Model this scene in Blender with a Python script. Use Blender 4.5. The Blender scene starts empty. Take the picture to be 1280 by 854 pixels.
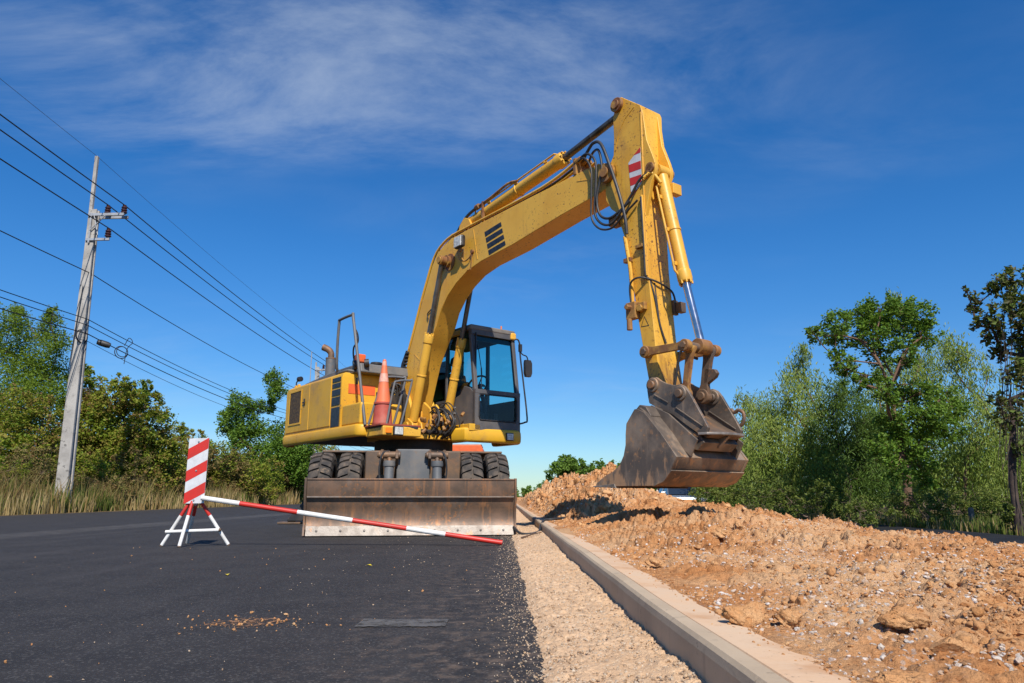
import bpy, bmesh, math, random
import numpy as np
from mathutils import Vector, Matrix
R = math.radians
random.seed(7)
scn = bpy.context.scene
COL = scn.collection

# ------------------------------------------------------------------ camera
FPX, CAMH = 900.0, 0.47
PITCH = math.atan(193 / FPX)
cam = bpy.data.cameras.new('camera'); cam.sensor_width = 36.0
cam.lens = FPX / 1280 * 36.0; cam.clip_end = 6000; cam.clip_start = 0.02
cam_o = bpy.data.objects.new('camera', cam); COL.objects.link(cam_o)
cam_o.location = (0, 0, CAMH); cam_o.rotation_euler = (R(90) + PITCH, 0, 0)
scn.camera = cam_o

# ------------------------------------------------------------------ helpers
def tag(o, label=None, cat=None, group=None, kind=None):
    if label: o['label'] = label
    if cat: o['category'] = cat
    if group: o['group'] = group
    if kind: o['kind'] = kind
    return o

def empty(name, loc=(0, 0, 0), rz=0.0, parent=None):
    o = bpy.data.objects.new(name, None); COL.objects.link(o)
    o.empty_display_size = 0.1
    o.location = loc; o.rotation_euler = (0, 0, rz)
    if parent: o.parent = parent
    return o

class MB:
    """collects faces of one mesh"""
    def __init__(s): s.v = []; s.f = []; s.m = []; s.cur = 0
    def add(s, vs, fs):
        k = len(s.v); s.v += [tuple(p) for p in vs]
        for f in fs: s.f.append(tuple(k + i for i in f)); s.m.append(s.cur)
        return s
    def mat(s, i): s.cur = i; return s
    def box(s, a, b, M=None, taper=None):
        x0, y0, z0 = a; x1, y1, z1 = b
        vs = [(x0,y0,z0),(x1,y0,z0),(x1,y1,z0),(x0,y1,z0),(x0,y0,z1),(x1,y0,z1),(x1,y1,z1),(x0,y1,z1)]
        if M is not None: vs = [tuple(M @ Vector(p)) for p in vs]
        return s.add(vs, [(0,3,2,1),(4,5,6,7),(0,1,5,4),(1,2,6,5),(2,3,7,6),(3,0,4,7)])
    def prism(s, poly, l0, l1, ax='y'):
        """poly in (u,z) extruded along y (ax='y'), or in (x,y) extruded along z (ax='z'), or (y,z) along x"""
        n = len(poly)
        if ax == 'y': P = lambda a, b, t: (a, t, b)
        elif ax == 'z': P = lambda a, b, t: (a, b, t)
        else: P = lambda a, b, t: (t, a, b)
        vs = [P(a, b, l0) for a, b in poly] + [P(a, b, l1) for a, b in poly]
        fs = [tuple(range(n)), tuple(range(2*n-1, n-1, -1))]
        for i in range(n):
            j = (i + 1) % n; fs.append((i, i + n, j + n, j))
        return s.add(vs, fs)
    def strip(s, prof, th, l0, l1, ax='y'):
        """sheet of thickness th following the polyline prof"""
        P = [Vector(p) for p in prof]; off = []
        for i, p in enumerate(P):
            d = (P[min(i+1, len(P)-1)] - P[max(i-1, 0)]).normalized()
            off.append((p.x - d.y * th, p.y + d.x * th))
        return s.prism([tuple(p) for p in P] + off[::-1], l0, l1, ax)
    def tube(s, path, r, n=8, cap=True, smooth=0):
        P = [Vector(p) for p in path]
        if smooth: P = spline(P, smooth)
        m = len(P)
        rr = r if isinstance(r, (list, tuple)) else [r] * m
        if len(rr) != m:
            rr = [rr[min(len(rr)-1, int(i / (m-1) * (len(rr)-1) + .5))] for i in range(m)]
        t0 = (P[1] - P[0]).normalized()
        up = Vector((0, 0, 1)) if abs(t0.z) < .9 else Vector((1, 0, 0))
        nx = t0.cross(up).normalized(); vs = []
        for i in range(m):
            t = (P[min(i+1, m-1)] - P[max(i-1, 0)]).normalized()
            nx = (nx - t * nx.dot(t)).normalized(); ny = t.cross(nx)
            for k in range(n):
                a = 2 * math.pi * k / n
                vs.append(P[i] + (nx * math.cos(a) + ny * math.sin(a)) * rr[i])
        fs = []
        for i in range(m-1):
            for k in range(n):
                k2 = (k+1) % n
                fs.append((i*n+k, i*n+k2, (i+1)*n+k2, (i+1)*n+k))
        if cap: fs += [tuple(range(n-1, -1, -1)), tuple((m-1)*n + k for k in range(n))]
        return s.add(vs, fs)
    def cyl(s, a, b, r, n=20, r2=None):
        return s.tube([a, b], [r, r if r2 is None else r2], n)
    def lathe(s, prof, origin=(0,0,0), axis=(0,0,1), n=24):
        """prof: (radius, distance along axis)"""
        ax = Vector(axis).normalized()
        up = Vector((0,0,1)) if abs(ax.z) < .9 else Vector((1,0,0))
        a1 = ax.cross(up).normalized(); a2 = ax.cross(a1); o = Vector(origin); vs = []
        for r, t in prof:
            for k in range(n):
                a = 2*math.pi*k/n
                vs.append(o + ax*t + (a1*math.cos(a) + a2*math.sin(a))*max(r, 1e-4))
        fs = []
        for i in range(len(prof)-1):
            for k in range(n):
                k2 = (k+1) % n; fs.append((i*n+k, i*n+k2, (i+1)*n+k2, (i+1)*n+k))
        return s.add(vs, fs)
    def ring(s, c, r, w, axis=(0,1,0), n=24, m=8):
        ax = Vector(axis).normalized(); up = Vector((0,0,1)) if abs(ax.z) < .9 else Vector((1,0,0))
        a1 = ax.cross(up).normalized(); a2 = ax.cross(a1)
        P = [Vector(c) + (a1*math.cos(2*math.pi*k/n) + a2*math.sin(2*math.pi*k/n))*r for k in range(n+1)]
        return s.tube(P, w, m, cap=False)
    def build(s, name, mat, parent=None, bevel=0.0, smooth=True, M=None, segs=2, ang=35, recalc=True):
        me = bpy.data.meshes.new(name)
        vs = s.v if M is None else [tuple(M @ Vector(p)) for p in s.v]
        me.from_pydata(vs, [], s.f)
        mats = mat if isinstance(mat, (list, tuple)) else [mat]
        for mm in mats: me.materials.append(mm)
        if len(mats) > 1: me.polygons.foreach_set('material_index', s.m)
        if recalc:
            bm = bmesh.new(); bm.from_mesh(me); bmesh.ops.recalc_face_normals(bm, faces=bm.faces[:]); bm.to_mesh(me); bm.free()
        if smooth:
            me.polygons.foreach_set('use_smooth', [True]*len(me.polygons))
            me.set_sharp_from_angle(angle=R(ang))
        me.update()
        o = bpy.data.objects.new(name, me); COL.objects.link(o)
        if parent: o.parent = parent
        if bevel:
            b = o.modifiers.new('bevel', 'BEVEL'); b.width = bevel; b.segments = segs
            b.limit_method = 'ANGLE'; b.angle_limit = R(30); b.harden_normals = True; b.use_clamp_overlap = True
        return o

def spline(P, k=6):
    """Catmull-Rom through the points"""
    P = [Vector(p) for p in P]; out = []
    for i in range(len(P)-1):
        p0 = P[max(i-1, 0)]; p1 = P[i]; p2 = P[i+1]; p3 = P[min(i+2, len(P)-1)]
        for j in range(k):
            t = j / k
            out.append(.5*((2*p1) + (p2-p0)*t + (2*p0-5*p1+4*p2-p3)*t*t + (3*p1-p0-3*p2+p3)*t**3))
    out.append(P[-1]); return out

def np_mesh(name, V, F, mat, smooth=False, parent=None, sharp=None):
    """fast mesh from numpy arrays; F is (n,4) or (n,3)"""
    me = bpy.data.meshes.new(name); V = np.asarray(V, dtype=np.float32); F = np.asarray(F, dtype=np.int32)
    n, k = F.shape
    me.vertices.add(len(V)); me.vertices.foreach_set('co', V.ravel())
    me.loops.add(n*k); me.loops.foreach_set('vertex_index', F.ravel())
    me.polygons.add(n); me.polygons.foreach_set('loop_start', np.arange(0, n*k, k, dtype=np.int32))
    me.polygons.foreach_set('use_smooth', np.full(n, smooth, dtype=bool))
    me.materials.append(mat); me.update(calc_edges=True); me.validate()
    if sharp: me.set_sharp_from_angle(angle=R(sharp))
    o = bpy.data.objects.new(name, me); COL.objects.link(o)
    if parent: o.parent = parent
    return o

# ---- numpy noise
def _h(ix, iy, seed):
    n = (ix.astype(np.int64)*374761393 + iy.astype(np.int64)*668265263 + seed*1442695041) & 0xffffffff
    n = ((n ^ (n >> 13)) * 1274126177) & 0xffffffff
    n = (n ^ (n >> 16)) * 2246822519 & 0xffffffff
    return ((n ^ (n >> 15)) & 0xffffff) / float(0xffffff)
def vnoise(x, y, seed=0):
    ix = np.floor(x); iy = np.floor(y); fx = x-ix; fy = y-iy
    fx = fx*fx*fx*(fx*(fx*6-15)+10); fy = fy*fy*fy*(fy*(fy*6-15)+10)
    a = _h(ix, iy, seed); b = _h(ix+1, iy, seed); c = _h(ix, iy+1, seed); d = _h(ix+1, iy+1, seed)
    return (a*(1-fx)+b*fx)*(1-fy) + (c*(1-fx)+d*fx)*fy
def fbm(x, y, seed=0, octs=4, gain=.5):
    s = 0; a = 1.0; t = 0
    for i in range(octs):
        c, sn = math.cos(i*1.1), math.sin(i*1.1)
        s = s + a*vnoise((x*c-y*sn)*2**i + 17.3*i, (x*sn+y*c)*2**i - 9.1*i, seed+i*31); t += a; a *= gain
    return s/t
def worley(x, y, seed=0):
    ix = np.floor(x); iy = np.floor(y); best = np.full(x.shape, 9.0)
    for dx in (-1, 0, 1):
        for dy in (-1, 0, 1):
            jx = ix+dx; jy = iy+dy
            px = jx + .15 + .7*_h(jx, jy, seed); py = jy + .15 + .7*_h(jx, jy, seed+7)
            best = np.minimum(best, (px-x)**2 + (py-y)**2)
    return np.sqrt(best)
def sst(a, b, x):
    t = np.clip((x-a)/(b-a), 0, 1); return t*t*(3-2*t)

# ------------------------------------------------------------------ materials
def rgb(*c): return (c[0], c[1], c[2], 1)
def new_mat(name):
    m = bpy.data.materials.new(name); m.use_nodes = True
    nt = m.node_tree; return m, nt, nt.nodes['Principled BSDF'], nt.nodes['Material Output']
def low_spec(bs, v=.15):
    bs.inputs['Specular IOR Level'].default_value = v
def noise(nt, vec, scale, detail=4, rough=.55, dim='3D'):
    n = nt.nodes.new('ShaderNodeTexNoise'); n.inputs['Scale'].default_value = scale
    n.inputs['Detail'].default_value = detail; n.inputs['Roughness'].default_value = rough
    if vec: nt.links.new(vec, n.inputs['Vector'])
    return n.outputs['Fac']
def ramp(nt, fac, lo, hi):
    r = nt.nodes.new('ShaderNodeMapRange'); r.inputs['From Min'].default_value = lo; r.inputs['From Max'].default_value = hi
    r.interpolation_type = 'SMOOTHSTEP'
    nt.links.new(fac, r.inputs['Value']); return r.outputs['Result']
def mixc(nt, fac, a, b):
    m = nt.nodes.new('ShaderNodeMix'); m.data_type = 'RGBA'
    for k, v in ((0, fac), (6, a), (7, b)):
        if isinstance(v, (tuple, float, int)): m.inputs[k].default_value = v
        else: nt.links.new(v, m.inputs[k])
    return m.outputs[2]
def mul(nt, a, b):
    m = nt.nodes.new('ShaderNodeMath'); m.operation = 'MULTIPLY'
    for k, v in ((0, a), (1, b)):
        if isinstance(v, (float, int)): m.inputs[k].default_value = v
        else: nt.links.new(v, m.inputs[k])
    return m.outputs[0]
def coords(nt, scale=(1,1,1), kind='Object'):
    c = nt.nodes.new('ShaderNodeTexCoord')
    if scale == (1,1,1): return c.outputs[kind]
    mp = nt.nodes.new('ShaderNodeMapping'); mp.inputs['Scale'].default_value = scale
    nt.links.new(c.outputs[kind], mp.inputs['Vector']); return mp.outputs[0]
def bump(nt, bs, h, strength=.3, dist=.01):
    b = nt.nodes.new('ShaderNodeBump'); b.inputs['Strength'].default_value = strength; b.inputs['Distance'].default_value = dist
    nt.links.new(h, b.inputs['Height']); nt.links.new(b.outputs[0], bs.inputs['Normal'])

def surf(name, base, alt=None, vscale=3.0, spots=None, sscale=20, sth=(.6, .68), streak=None, streak_th=(.55, .75),
         rough=.5, metal=0, bmp=.15, bscale=60, bdist=.004, zwear=None, wcol=((.10, .045, .02), (.36, .16, .05)), dirt=None, dirt_th=(.5, .75), dscale=1.6):
    """painted / metal / concrete surfaces: base with variation, speckles, vertical streaks and dirt"""
    m, nt, bs, out = new_mat(name)
    v = coords(nt)
    c = rgb(*base)
    if alt is not None: c = mixc(nt, ramp(nt, noise(nt, v, vscale, 5), .38, .66), c, rgb(*alt))
    if dirt is not None: c = mixc(nt, ramp(nt, noise(nt, v, dscale, 8, .65), *dirt_th), c, rgb(*dirt))
    if streak is not None:
        vs = coords(nt, (9, 9, .7)); c = mixc(nt, ramp(nt, noise(nt, vs, 1.6, 6, .6), *streak_th), c, rgb(*streak))
    if spots is not None:
        big = ramp(nt, noise(nt, v, 2.3, 3), .4, .62)
        c = mixc(nt, mul(nt, ramp(nt, noise(nt, v, sscale, 5, .6), *sth), big), c, rgb(*spots))
    if zwear is not None:
        s3 = nt.nodes.new('ShaderNodeSeparateXYZ'); nt.links.new(v, s3.inputs[0]); ma = nt.nodes.new('ShaderNodeMath'); ma.operation = 'MULTIPLY_ADD'
        nt.links.new(noise(nt, coords(nt, (5, 5, 1.2)), 2.0, 7, .65), ma.inputs[0]); ma.inputs[1].default_value = 1.6; nt.links.new(s3.outputs[2], ma.inputs[2])
        c = mixc(nt, ramp(nt, ma.outputs[0], zwear[1]+.8, zwear[0]+.8), c, mixc(nt, noise(nt, v, 9, 6, .7), rgb(*wcol[0]), rgb(*wcol[1])))
    if isinstance(c, tuple): bs.inputs['Base Color'].default_value = c
    else: nt.links.new(c, bs.inputs['Base Color'])
    bs.inputs['Metallic'].default_value = metal
    rn = nt.nodes.new('ShaderNodeMapRange'); rn.inputs['To Min'].default_value = max(0, rough-.12); rn.inputs['To Max'].default_value = min(1, rough+.15)
    nt.links.new(noise(nt, v, 6, 5), rn.inputs['Value']); nt.links.new(rn.outputs[0], bs.inputs['Roughness'])
    if bmp: bump(nt, bs, noise(nt, v, bscale, 6, .6), bmp, bdist)
    return m

RUST = (.16, .055, .02)
M = {}
M['yellow'] = surf('yellow_paint', (.76, .42, .05), (.68, .345, .035), 1.7, spots=(.17, .07, .025), sscale=38, sth=(.60, .66),
                   streak=(.40, .19, .04), streak_th=(.57, .88), rough=.42, bmp=.06, bscale=14, bdist=.006, dirt=(.36, .20, .06), dirt_th=(.6, .82))
M['yellow_body'] = surf('yellow_body_paint', (.70, .38, .022), (.60, .31, .022), 1.2, streak=(.40, .205, .04), streak_th=(.55, .9), spots=(.26, .13, .04), sscale=24,
                   rough=.45, bmp=.04, bscale=10, bdist=.006, dirt=(.40, .225, .07), dirt_th=(.52, .8))
M['yellow_worn'] = surf('worn_yellow_paint', (.46, .245, .045), (.26, .12, .035), 7, spots=RUST, sscale=14, sth=(.46, .56), streak=(.2, .085, .03), streak_th=(.48, .66), dirt=(.27, .13, .05), dirt_th=(.42, .62), dscale=5,
                   rough=.6, bmp=.2, bscale=40)
M['yellow_arm'] = surf('arm_yellow_paint', (.76, .42, .05), (.66, .33, .03), 1.9, spots=(.17, .07, .025), sscale=30, sth=(.56, .63),
                   streak=(.38, .17, .035), streak_th=(.56, .85), rough=.42, bmp=.08, bscale=14, bdist=.006, dirt=(.36, .19, .05), dirt_th=(.56, .8), zwear=(1.35, 2.05))
M['dark_chrome'] = surf('dirty_rod', (.16, .14, .125), (.08, .065, .05), 4, streak=(.06, .045, .035), rough=.3, metal=.7, bmp=0)
M['brown_steel'] = surf('bare_rusty_steel', (.115, .08, .057), (.20, .115, .062), 4, spots=(.30, .135, .055), sscale=11, sth=(.52, .66),
                   streak=(.24, .125, .055), streak_th=(.58, .8), rough=.6, metal=.25, bmp=.3, bscale=45, dirt=(.17, .13, .10))
M['bucket_steel'] = surf('bucket_steel', (.105, .084, .068), (.27, .205, .15), 3.0, zwear=(-1.01, -.86), wcol=((.30, .17, .09), (.46, .29, .165)), spots=(.42, .22, .10), sscale=16, sth=(.55, .66),
                   streak=(.30, .22, .155), streak_th=(.55, .8), rough=.5, metal=.2, bmp=.35, bscale=26, dirt=(.36, .22, .125), dirt_th=(.5, .72), dscale=2.6)
M['blade_steel'] = surf('blade_steel', (.115, .078, .055), (.19, .115, .075), 5, spots=(.30, .13, .05), sscale=30, sth=(.52, .66),
                   streak=(.34, .16, .07), streak_th=(.50, .76), rough=.5, metal=.3, bmp=.25, bscale=35, dirt=(.25, .2, .165), dirt_th=(.5, .8), dscale=2.2)
M['bright_edge'] = surf('worn_bright_edge', (.27, .235, .20), (.17, .14, .115), 9, spots=(.35, .19, .10), sscale=16, sth=(.56, .66), rough=.42, metal=.35, bmp=.2)
M['grey_paint'] = surf('grey_paint', (.10, .105, .11), (.15, .145, .14), 3, spots=(.22, .13, .07), sscale=14, sth=(.58, .68), rough=.55, bmp=.1, dirt=(.22, .18, .14))
M['cab_grey'] = surf('cab_grey_paint', (.075, .073, .074), (.115, .105, .10), 2.5, spots=(.2, .14, .09), sscale=22, sth=(.6, .7), rough=.5, bmp=.05, dirt=(.19, .155, .12), dirt_th=(.52, .8))
M['dark'] = surf('black_metal', (.018, .018, .02), (.035, .03, .028), 6, rough=.5, bmp=.1, spots=(.10, .06, .04), sscale=25)
M['under'] = surf('greasy_underside', (.02, .017, .015), (.05, .035, .025), 6, rough=.75, bmp=.3)
M['chrome'] = surf('chrome_rod', (.62, .62, .62), (.45, .44, .43), 8, rough=.16, metal=.95, bmp=0)
M['rubber_hose'] = surf('rubber_hose', (.025, .025, .026), (.045, .042, .04), 12, rough=.5, bmp=.1)
M['tyre'] = surf('dusty_tyre', (.035, .031, .028), (.10, .078, .06), 7, dirt=(.20, .14, .09), dirt_th=(.55, .72), dscale=9, rough=.85, bmp=.25, bscale=80)
M['rim'] = surf('dusty_rim', (.22, .12, .05), (.12, .08, .05), 6, rough=.7, bmp=.2)
M['red'] = surf('red_paint', (.58, .028, .018), (.46, .03, .02), 5, spots=(.35, .12, .06), sscale=40, sth=(.62, .7), rough=.45, bmp=.05)
M['white'] = surf('white_paint', (.74, .73, .70), (.62, .60, .56), 6, spots=(.38, .28, .2), sscale=32, sth=(.62, .7), rough=.5, bmp=.08)
M['deep_red'] = surf('step_red', (.33, .055, .03), (.22, .06, .035), 6, spots=(.12, .06, .04), sscale=20, rough=.6)
M['reflective_white'] = surf('retroreflective_white', (.62, .62, .63), (.54, .54, .55), 14, rough=.35, bmp=.05)
M['roof_grey'] = surf('dusty_roof', (.20, .175, .15), (.13, .12, .11), 4, rough=.8, bmp=.1)
M['orange'] = surf('orange_panel', (.75, .13, .03), (.62, .11, .03), 5, rough=.5, bmp=.05)
M['cone'] = surf('faded_cone_plastic', (.78, .17, .05), (.66, .16, .075), 5, dirt=(.42, .13, .08), dirt_th=(.5, .75), dscale=4, rough=.55, bmp=.1)
M['cone_base'] = surf('cone_base_plastic', (.42, .07, .045), (.50, .12, .08), 5, dirt=(.30, .12, .08), rough=.6, bmp=.1)
M['cone_band'] = surf('cone_reflective_band', (.70, .27, .18), (.78, .42, .32), 9, rough=.5, bmp=.05)
M['amber'] = surf('amber_lens', (.85, .22, .01), None, rough=.2, bmp=0)
M['lens'] = surf('clear_lens', (.62, .62, .58), (.40, .40, .38), 30, rough=.15, bmp=.4, bscale=120)
M['decal'] = surf('charcoal_decal', (.012, .013, .018), (.03, .03, .036), 20, rough=.4, bmp=0)
M['grille'] = surf('radiator_grille', (.045, .03, .02), (.13, .08, .035), 30, rough=.8, bmp=.6, bscale=160)
M['concrete_pole'] = surf('weathered_concrete', (.42, .395, .36), (.30, .28, .255), 2.0, spots=(.13, .12, .11), sscale=9, sth=(.56, .66),
                   streak=(.2, .185, .17), streak_th=(.6, .8), rough=.9, bmp=.4, bscale=25, bdist=.01)
M['post_grey'] = surf('dark_weathered_post', (.13, .125, .12), (.08, .075, .07), 8, rough=.95)
M['steel_arm'] = surf('galvanised_steel', (.42, .43, .44), (.32, .32, .33), 6, rough=.5, metal=.4)
M['insulator'] = surf('brown_ceramic', (.06, .02, .015), None, rough=.25, bmp=0)
M['wire'] = surf('black_cable', (.012, .012, .014), None, rough=.6, bmp=0)
M['wire_thin'] = surf('grey_wire', (.06, .065, .08), None, rough=.6, bmp=0)
M['skin'] = surf('skin', (.40, .22, .15), None, rough=.55, bmp=0)
M['shirt'] = surf('navy_shirt', (.035, .055, .10), (.05, .07, .12), 8, rough=.9)
M['seat_fabric'] = surf('seat_fabric', (.03, .03, .034), None, rough=.9)
M['car_paint'] = surf('silver_blue_paint', (.30, .35, .39), None, rough=.3, metal=.5, bmp=0)
M['chrome_car'] = surf('bright_trim', (.6, .6, .6), None, rough=.2, metal=.8, bmp=0)

def glass(name, tint, ior=1.45, keep=.9):
    m, nt, bs, out = new_mat(name); nt.nodes.remove(bs)
    t = nt.nodes.new('ShaderNodeBsdfTransparent'); t.inputs[0].default_value = rgb(*tint)
    g = nt.nodes.new('ShaderNodeBsdfGlossy'); g.inputs['Roughness'].default_value = .03; g.inputs[0].default_value = (1,1,1,1)
    f = nt.nodes.new('ShaderNodeFresnel'); f.inputs[0].default_value = ior
    mx = nt.nodes.new('ShaderNodeMixShader')
    nt.links.new(f.outputs[0], mx.inputs[0]); nt.links.new(t.outputs[0], mx.inputs[1]); nt.links.new(g.outputs[0], mx.inputs[2])
    nt.links.new(mx.outputs[0], out.inputs[0]); return m
M['glass'] = glass('tinted_cab_glass', (.50, .84, .82))
M['glass_clear'] = glass('clear_cab_glass', (.74, .90, .90))
m, nt, bs, out = new_mat('car_glass'); bs.inputs['Base Color'].default_value = (.02, .03, .045, 1); bs.inputs['Roughness'].default_value = .05; M['car_glass'] = m

def leafmat(name, cols, trans=.35, rough=.55, patch=1.3):
    """leaves: colour differs from leaf to leaf and drifts over the crown; light shines through"""
    m, nt, bs, out = new_mat(name)
    g = nt.nodes.new('ShaderNodeNewGeometry')
    r = nt.nodes.new('ShaderNodeValToRGB'); el = r.color_ramp.elements
    n = len(cols)
    for i, c in enumerate(cols):
        e = el[i] if i < 2 else el.new(i/(n-1))
        e.position = i/(n-1); e.color = rgb(*c)
    el[0].position = 0; 
    add = nt.nodes.new('ShaderNodeMath'); add.operation = 'MULTIPLY_ADD'
    v = coords(nt); nz = ramp(nt, noise(nt, v, patch, 3), .3, .7)
    nt.links.new(g.outputs['Random Per Island'], add.inputs[0]); add.inputs[1].default_value = .5
    h = mul(nt, nz, .5); nt.links.new(h, add.inputs[2])
    nt.links.new(add.outputs[0], r.inputs[0])
    nt.links.new(r.outputs[0], bs.inputs['Base Color']); bs.inputs['Roughness'].default_value = rough; low_spec(bs, .18)
    tr = nt.nodes.new('ShaderNodeBsdfTranslucent'); 
    nt.links.new(mixc(nt, .4, r.outputs[0], (.30, .42, .03, 1)), tr.inputs[0])
    mx = nt.nodes.new('ShaderNodeMixShader'); mx.inputs[0].default_value = trans
    nt.links.new(bs.outputs[0], mx.inputs[1]); nt.links.new(tr.outputs[0], mx.inputs[2]); nt.links.new(mx.outputs[0], out.inputs[0])
    return m
# ================================================================== THE SETTING
YAW = 0.0115                      # the road runs slightly left of the view axis
def rx(xr, y): return xr - YAW*y  # road coordinate -> world x

def ground_mat(name, cols, scale=4, bmps=((60, .4, .01),), rough=.95, extra=None):
    m, nt, bs, out = new_mat(name); v = coords(nt)
    c = mixc(nt, ramp(nt, noise(nt, v, scale, 6), .35, .65), rgb(*cols[0]), rgb(*cols[1]))
    if len(cols) > 2: c = mixc(nt, ramp(nt, noise(nt, v, scale*6, 6, .7), .5, .7), c, rgb(*cols[2]))
    if extra: c = extra(nt, v, c)
    nt.links.new(c, bs.inputs['Base Color']); bs.inputs['Roughness'].default_value = rough; low_spec(bs, .12)
    last = None
    for s, st, d in bmps:
        b = nt.nodes.new('ShaderNodeBump'); b.inputs['Strength'].default_value = st; b.inputs['Distance'].default_value = d
        nt.links.new(noise(nt, v, s, 5, .65), b.inputs['Height'])
        if last: nt.links.new(last, b.inputs['Normal'])
        last = b.outputs[0]
    nt.links.new(last, bs.inputs['Normal']); return m

# --- soil
def soil_extra(nt, v, c):
    c = mixc(nt, mul(nt, ramp(nt, noise(nt, v, 1.1, 4), .42, .62), .75), c, (.68, .43, .235, 1))      # pale dusty patches
    n = nt.nodes.new('ShaderNodeTexVoronoi'); n.inputs['Scale'].default_value = 46; nt.links.new(v, n.inputs['Vector'])
    g = mul(nt, ramp(nt, n.outputs['Distance'], .33, .2), ramp(nt, noise(nt, v, 1.7, 5), .5, .62))
    return mixc(nt, mul(nt, g, .6), c, (.52, .47, .42, 1))                                     # small pale stones
M['soil'] = ground_mat('red_brown_soil', [(.52, .225, .082), (.62, .32, .14), (.38, .155, .056)], 3.2,
                       ((18, .6, .035), (70, .9, .02), (260, .7, .006)), extra=soil_extra)
M['clod'] = ground_mat('soil_clod', [(.55, .27, .11), (.64, .36, .17), (.46, .21, .085)], 6, ((30, .9, .02), (110, .9, .01)))
M['gravel_sand'] = ground_mat('beige_sandy_gravel', [(.68, .455, .275), (.60, .39, .23), (.74, .54, .35)], 9,
                       ((70, .7, .012), (220, .7, .006)))

def asphalt_extra(nt, v, c):
    # aggregate sparkle, worn long streaks along the road, dusty seam between the two lanes
    vo = nt.nodes.new('ShaderNodeTexVoronoi'); vo.inputs['Scale'].default_value = 150; nt.links.new(v, vo.inputs['Vector'])
    hsv = nt.nodes.new('ShaderNodeSeparateColor'); nt.links.new(vo.outputs['Color'], hsv.inputs[0])
    c = mixc(nt, mul(nt, ramp(nt, hsv.outputs[0], .80, .98), .40), c, (.15, .14, .13, 1))
    mp = nt.nodes.new('ShaderNodeMapping'); mp.inputs['Scale'].default_value = (2.2, .22, 1); nt.links.new(v, mp.inputs['Vector'])
    c = mixc(nt, mul(nt, ramp(nt, noise(nt, mp.outputs[0], 1.2, 6, .6), .5, .8), .5), c, (.068, .062, .060, 1))
    sx = nt.nodes.new('ShaderNodeSeparateXYZ'); nt.links.new(v, sx.inputs[0])
    ad = nt.nodes.new('ShaderNodeMath'); ad.operation = 'MULTIPLY_ADD'; nt.links.new(noise(nt, v, .8, 3), ad.inputs[0]); ad.inputs[1].default_value = .5
    nt.links.new(sx.outputs[0], ad.inputs[2])
    a = ramp(nt, ad.outputs[0], -6.25, -6.05); b = ramp(nt, ad.outputs[0], -5.35, -5.6)
    seam = mul(nt, mul(nt, a, b), ramp(nt, noise(nt, v, 5, 5, .7), .3, .6))
    c = mixc(nt, mul(nt, seam, .35), c, (.13, .12, .11, 1))
    d1 = ramp(nt, ad.outputs[0], -.75, .35)                                        # dust blown off the gravel edge
    return mixc(nt, mul(nt, d1, mul(nt, ramp(nt, noise(nt, v, 14, 6, .7), .45, .7), .55)), c, (.22, .155, .11, 1))
M['asphalt'] = ground_mat('fresh_asphalt', [(.026, .0235, .023), (.035, .0315, .030), (.044, .039, .036)], 2.5,
                       ((120, .9, .006), (38, .35, .006)), rough=.8, extra=asphalt_extra)
low_spec(M['asphalt'].node_tree.nodes['Principled BSDF'], .3)
M['asphalt_side'] = ground_mat('side_road_asphalt', [(.018, .018, .019), (.026, .026, .027)], 2, ((60, .5, .01),), rough=.7)
M['verge'] = ground_mat('dry_verge_earth', [(.16, .10, .05), (.10, .08, .035), (.22, .15, .075)], 1.2, ((8, .6, .05), (40, .5, .02)))
M['kerb'] = surf('cast_concrete', (.49, .375, .25), (.41, .31, .205), 2.2, spots=(.2, .15, .1), sscale=40, sth=(.62, .7),
                 streak=(.22, .17, .125), streak_th=(.58, .85), rough=.9, bmp=.35, bscale=70, dirt=(.42, .29, .18), dirt_th=(.55, .8))
M['slab'] = surf('sandy_concrete_footing', (.62, .44, .285), (.64, .42, .25), 4, spots=(.30, .20, .13), sscale=50, sth=(.62, .7), rough=.95, bmp=.4, bscale=60,
                 dirt=(.50, .27, .13), dirt_th=(.45, .7), dscale=3)

# ground sheet: level under the near road, lower beyond the median
xs = [-2500, -400, -60, -30, -16, -12.3, -11.9, .3, .7, 5.2, 6.9, 11.3, 12.5, 30, 60, 400, 2500]
zs = [-.3, -.3, .1, .25, .12, .0, -.03, -.03, -.06, -.12, -.42, -.42, -.36, -.45, -.5, -.9, -.9]
ys = [-400, -30, 0, 20, 40, 80, 200, 600, 3500]
V = []; F = []
for y in ys:
    for x, z in zip(xs, zs): V.append((rx(x, y) if abs(x) < 50 else x, y, z))
nx = len(xs)
for j in range(len(ys)-1):
    for i in range(nx-1): F.append((j*nx+i, j*nx+i+1, (j+1)*nx+i+1, (j+1)*nx+i))
tag(np_mesh('ground', V, F, M['verge']), 'dry brown earth under the verge plants on both sides', 'ground', kind='structure')

# road: ragged right edge
ysr = np.concatenate([np.arange(-6, 16, .035), np.geomspace(16, 700, 90)])
edge = .112 + .05*(fbm(ysr*1.1, ysr*0, 3, 4)-.5) + .022*(fbm(ysr*14, ysr*0+3, 5, 3)-.5)
le = -12.05 + .25*(fbm(ysr*.5, ysr*0, 9, 4)-.5)
V = []; F = []
cols = np.array([0, .3, .7, 1.0])
for y, e, l in zip(ysr, edge, le):
    for c in cols: V.append((rx(l + (e-l)*c, y), y, .0))
for j in range(len(ysr)-1):
    for i in range(3): F.append((j*4+i, j*4+i+1, (j+1)*4+i+1, (j+1)*4+i))
tag(np_mesh('road', V, F, M['asphalt']), 'fresh dark asphalt carriageway', 'road', kind='structure')

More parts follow.
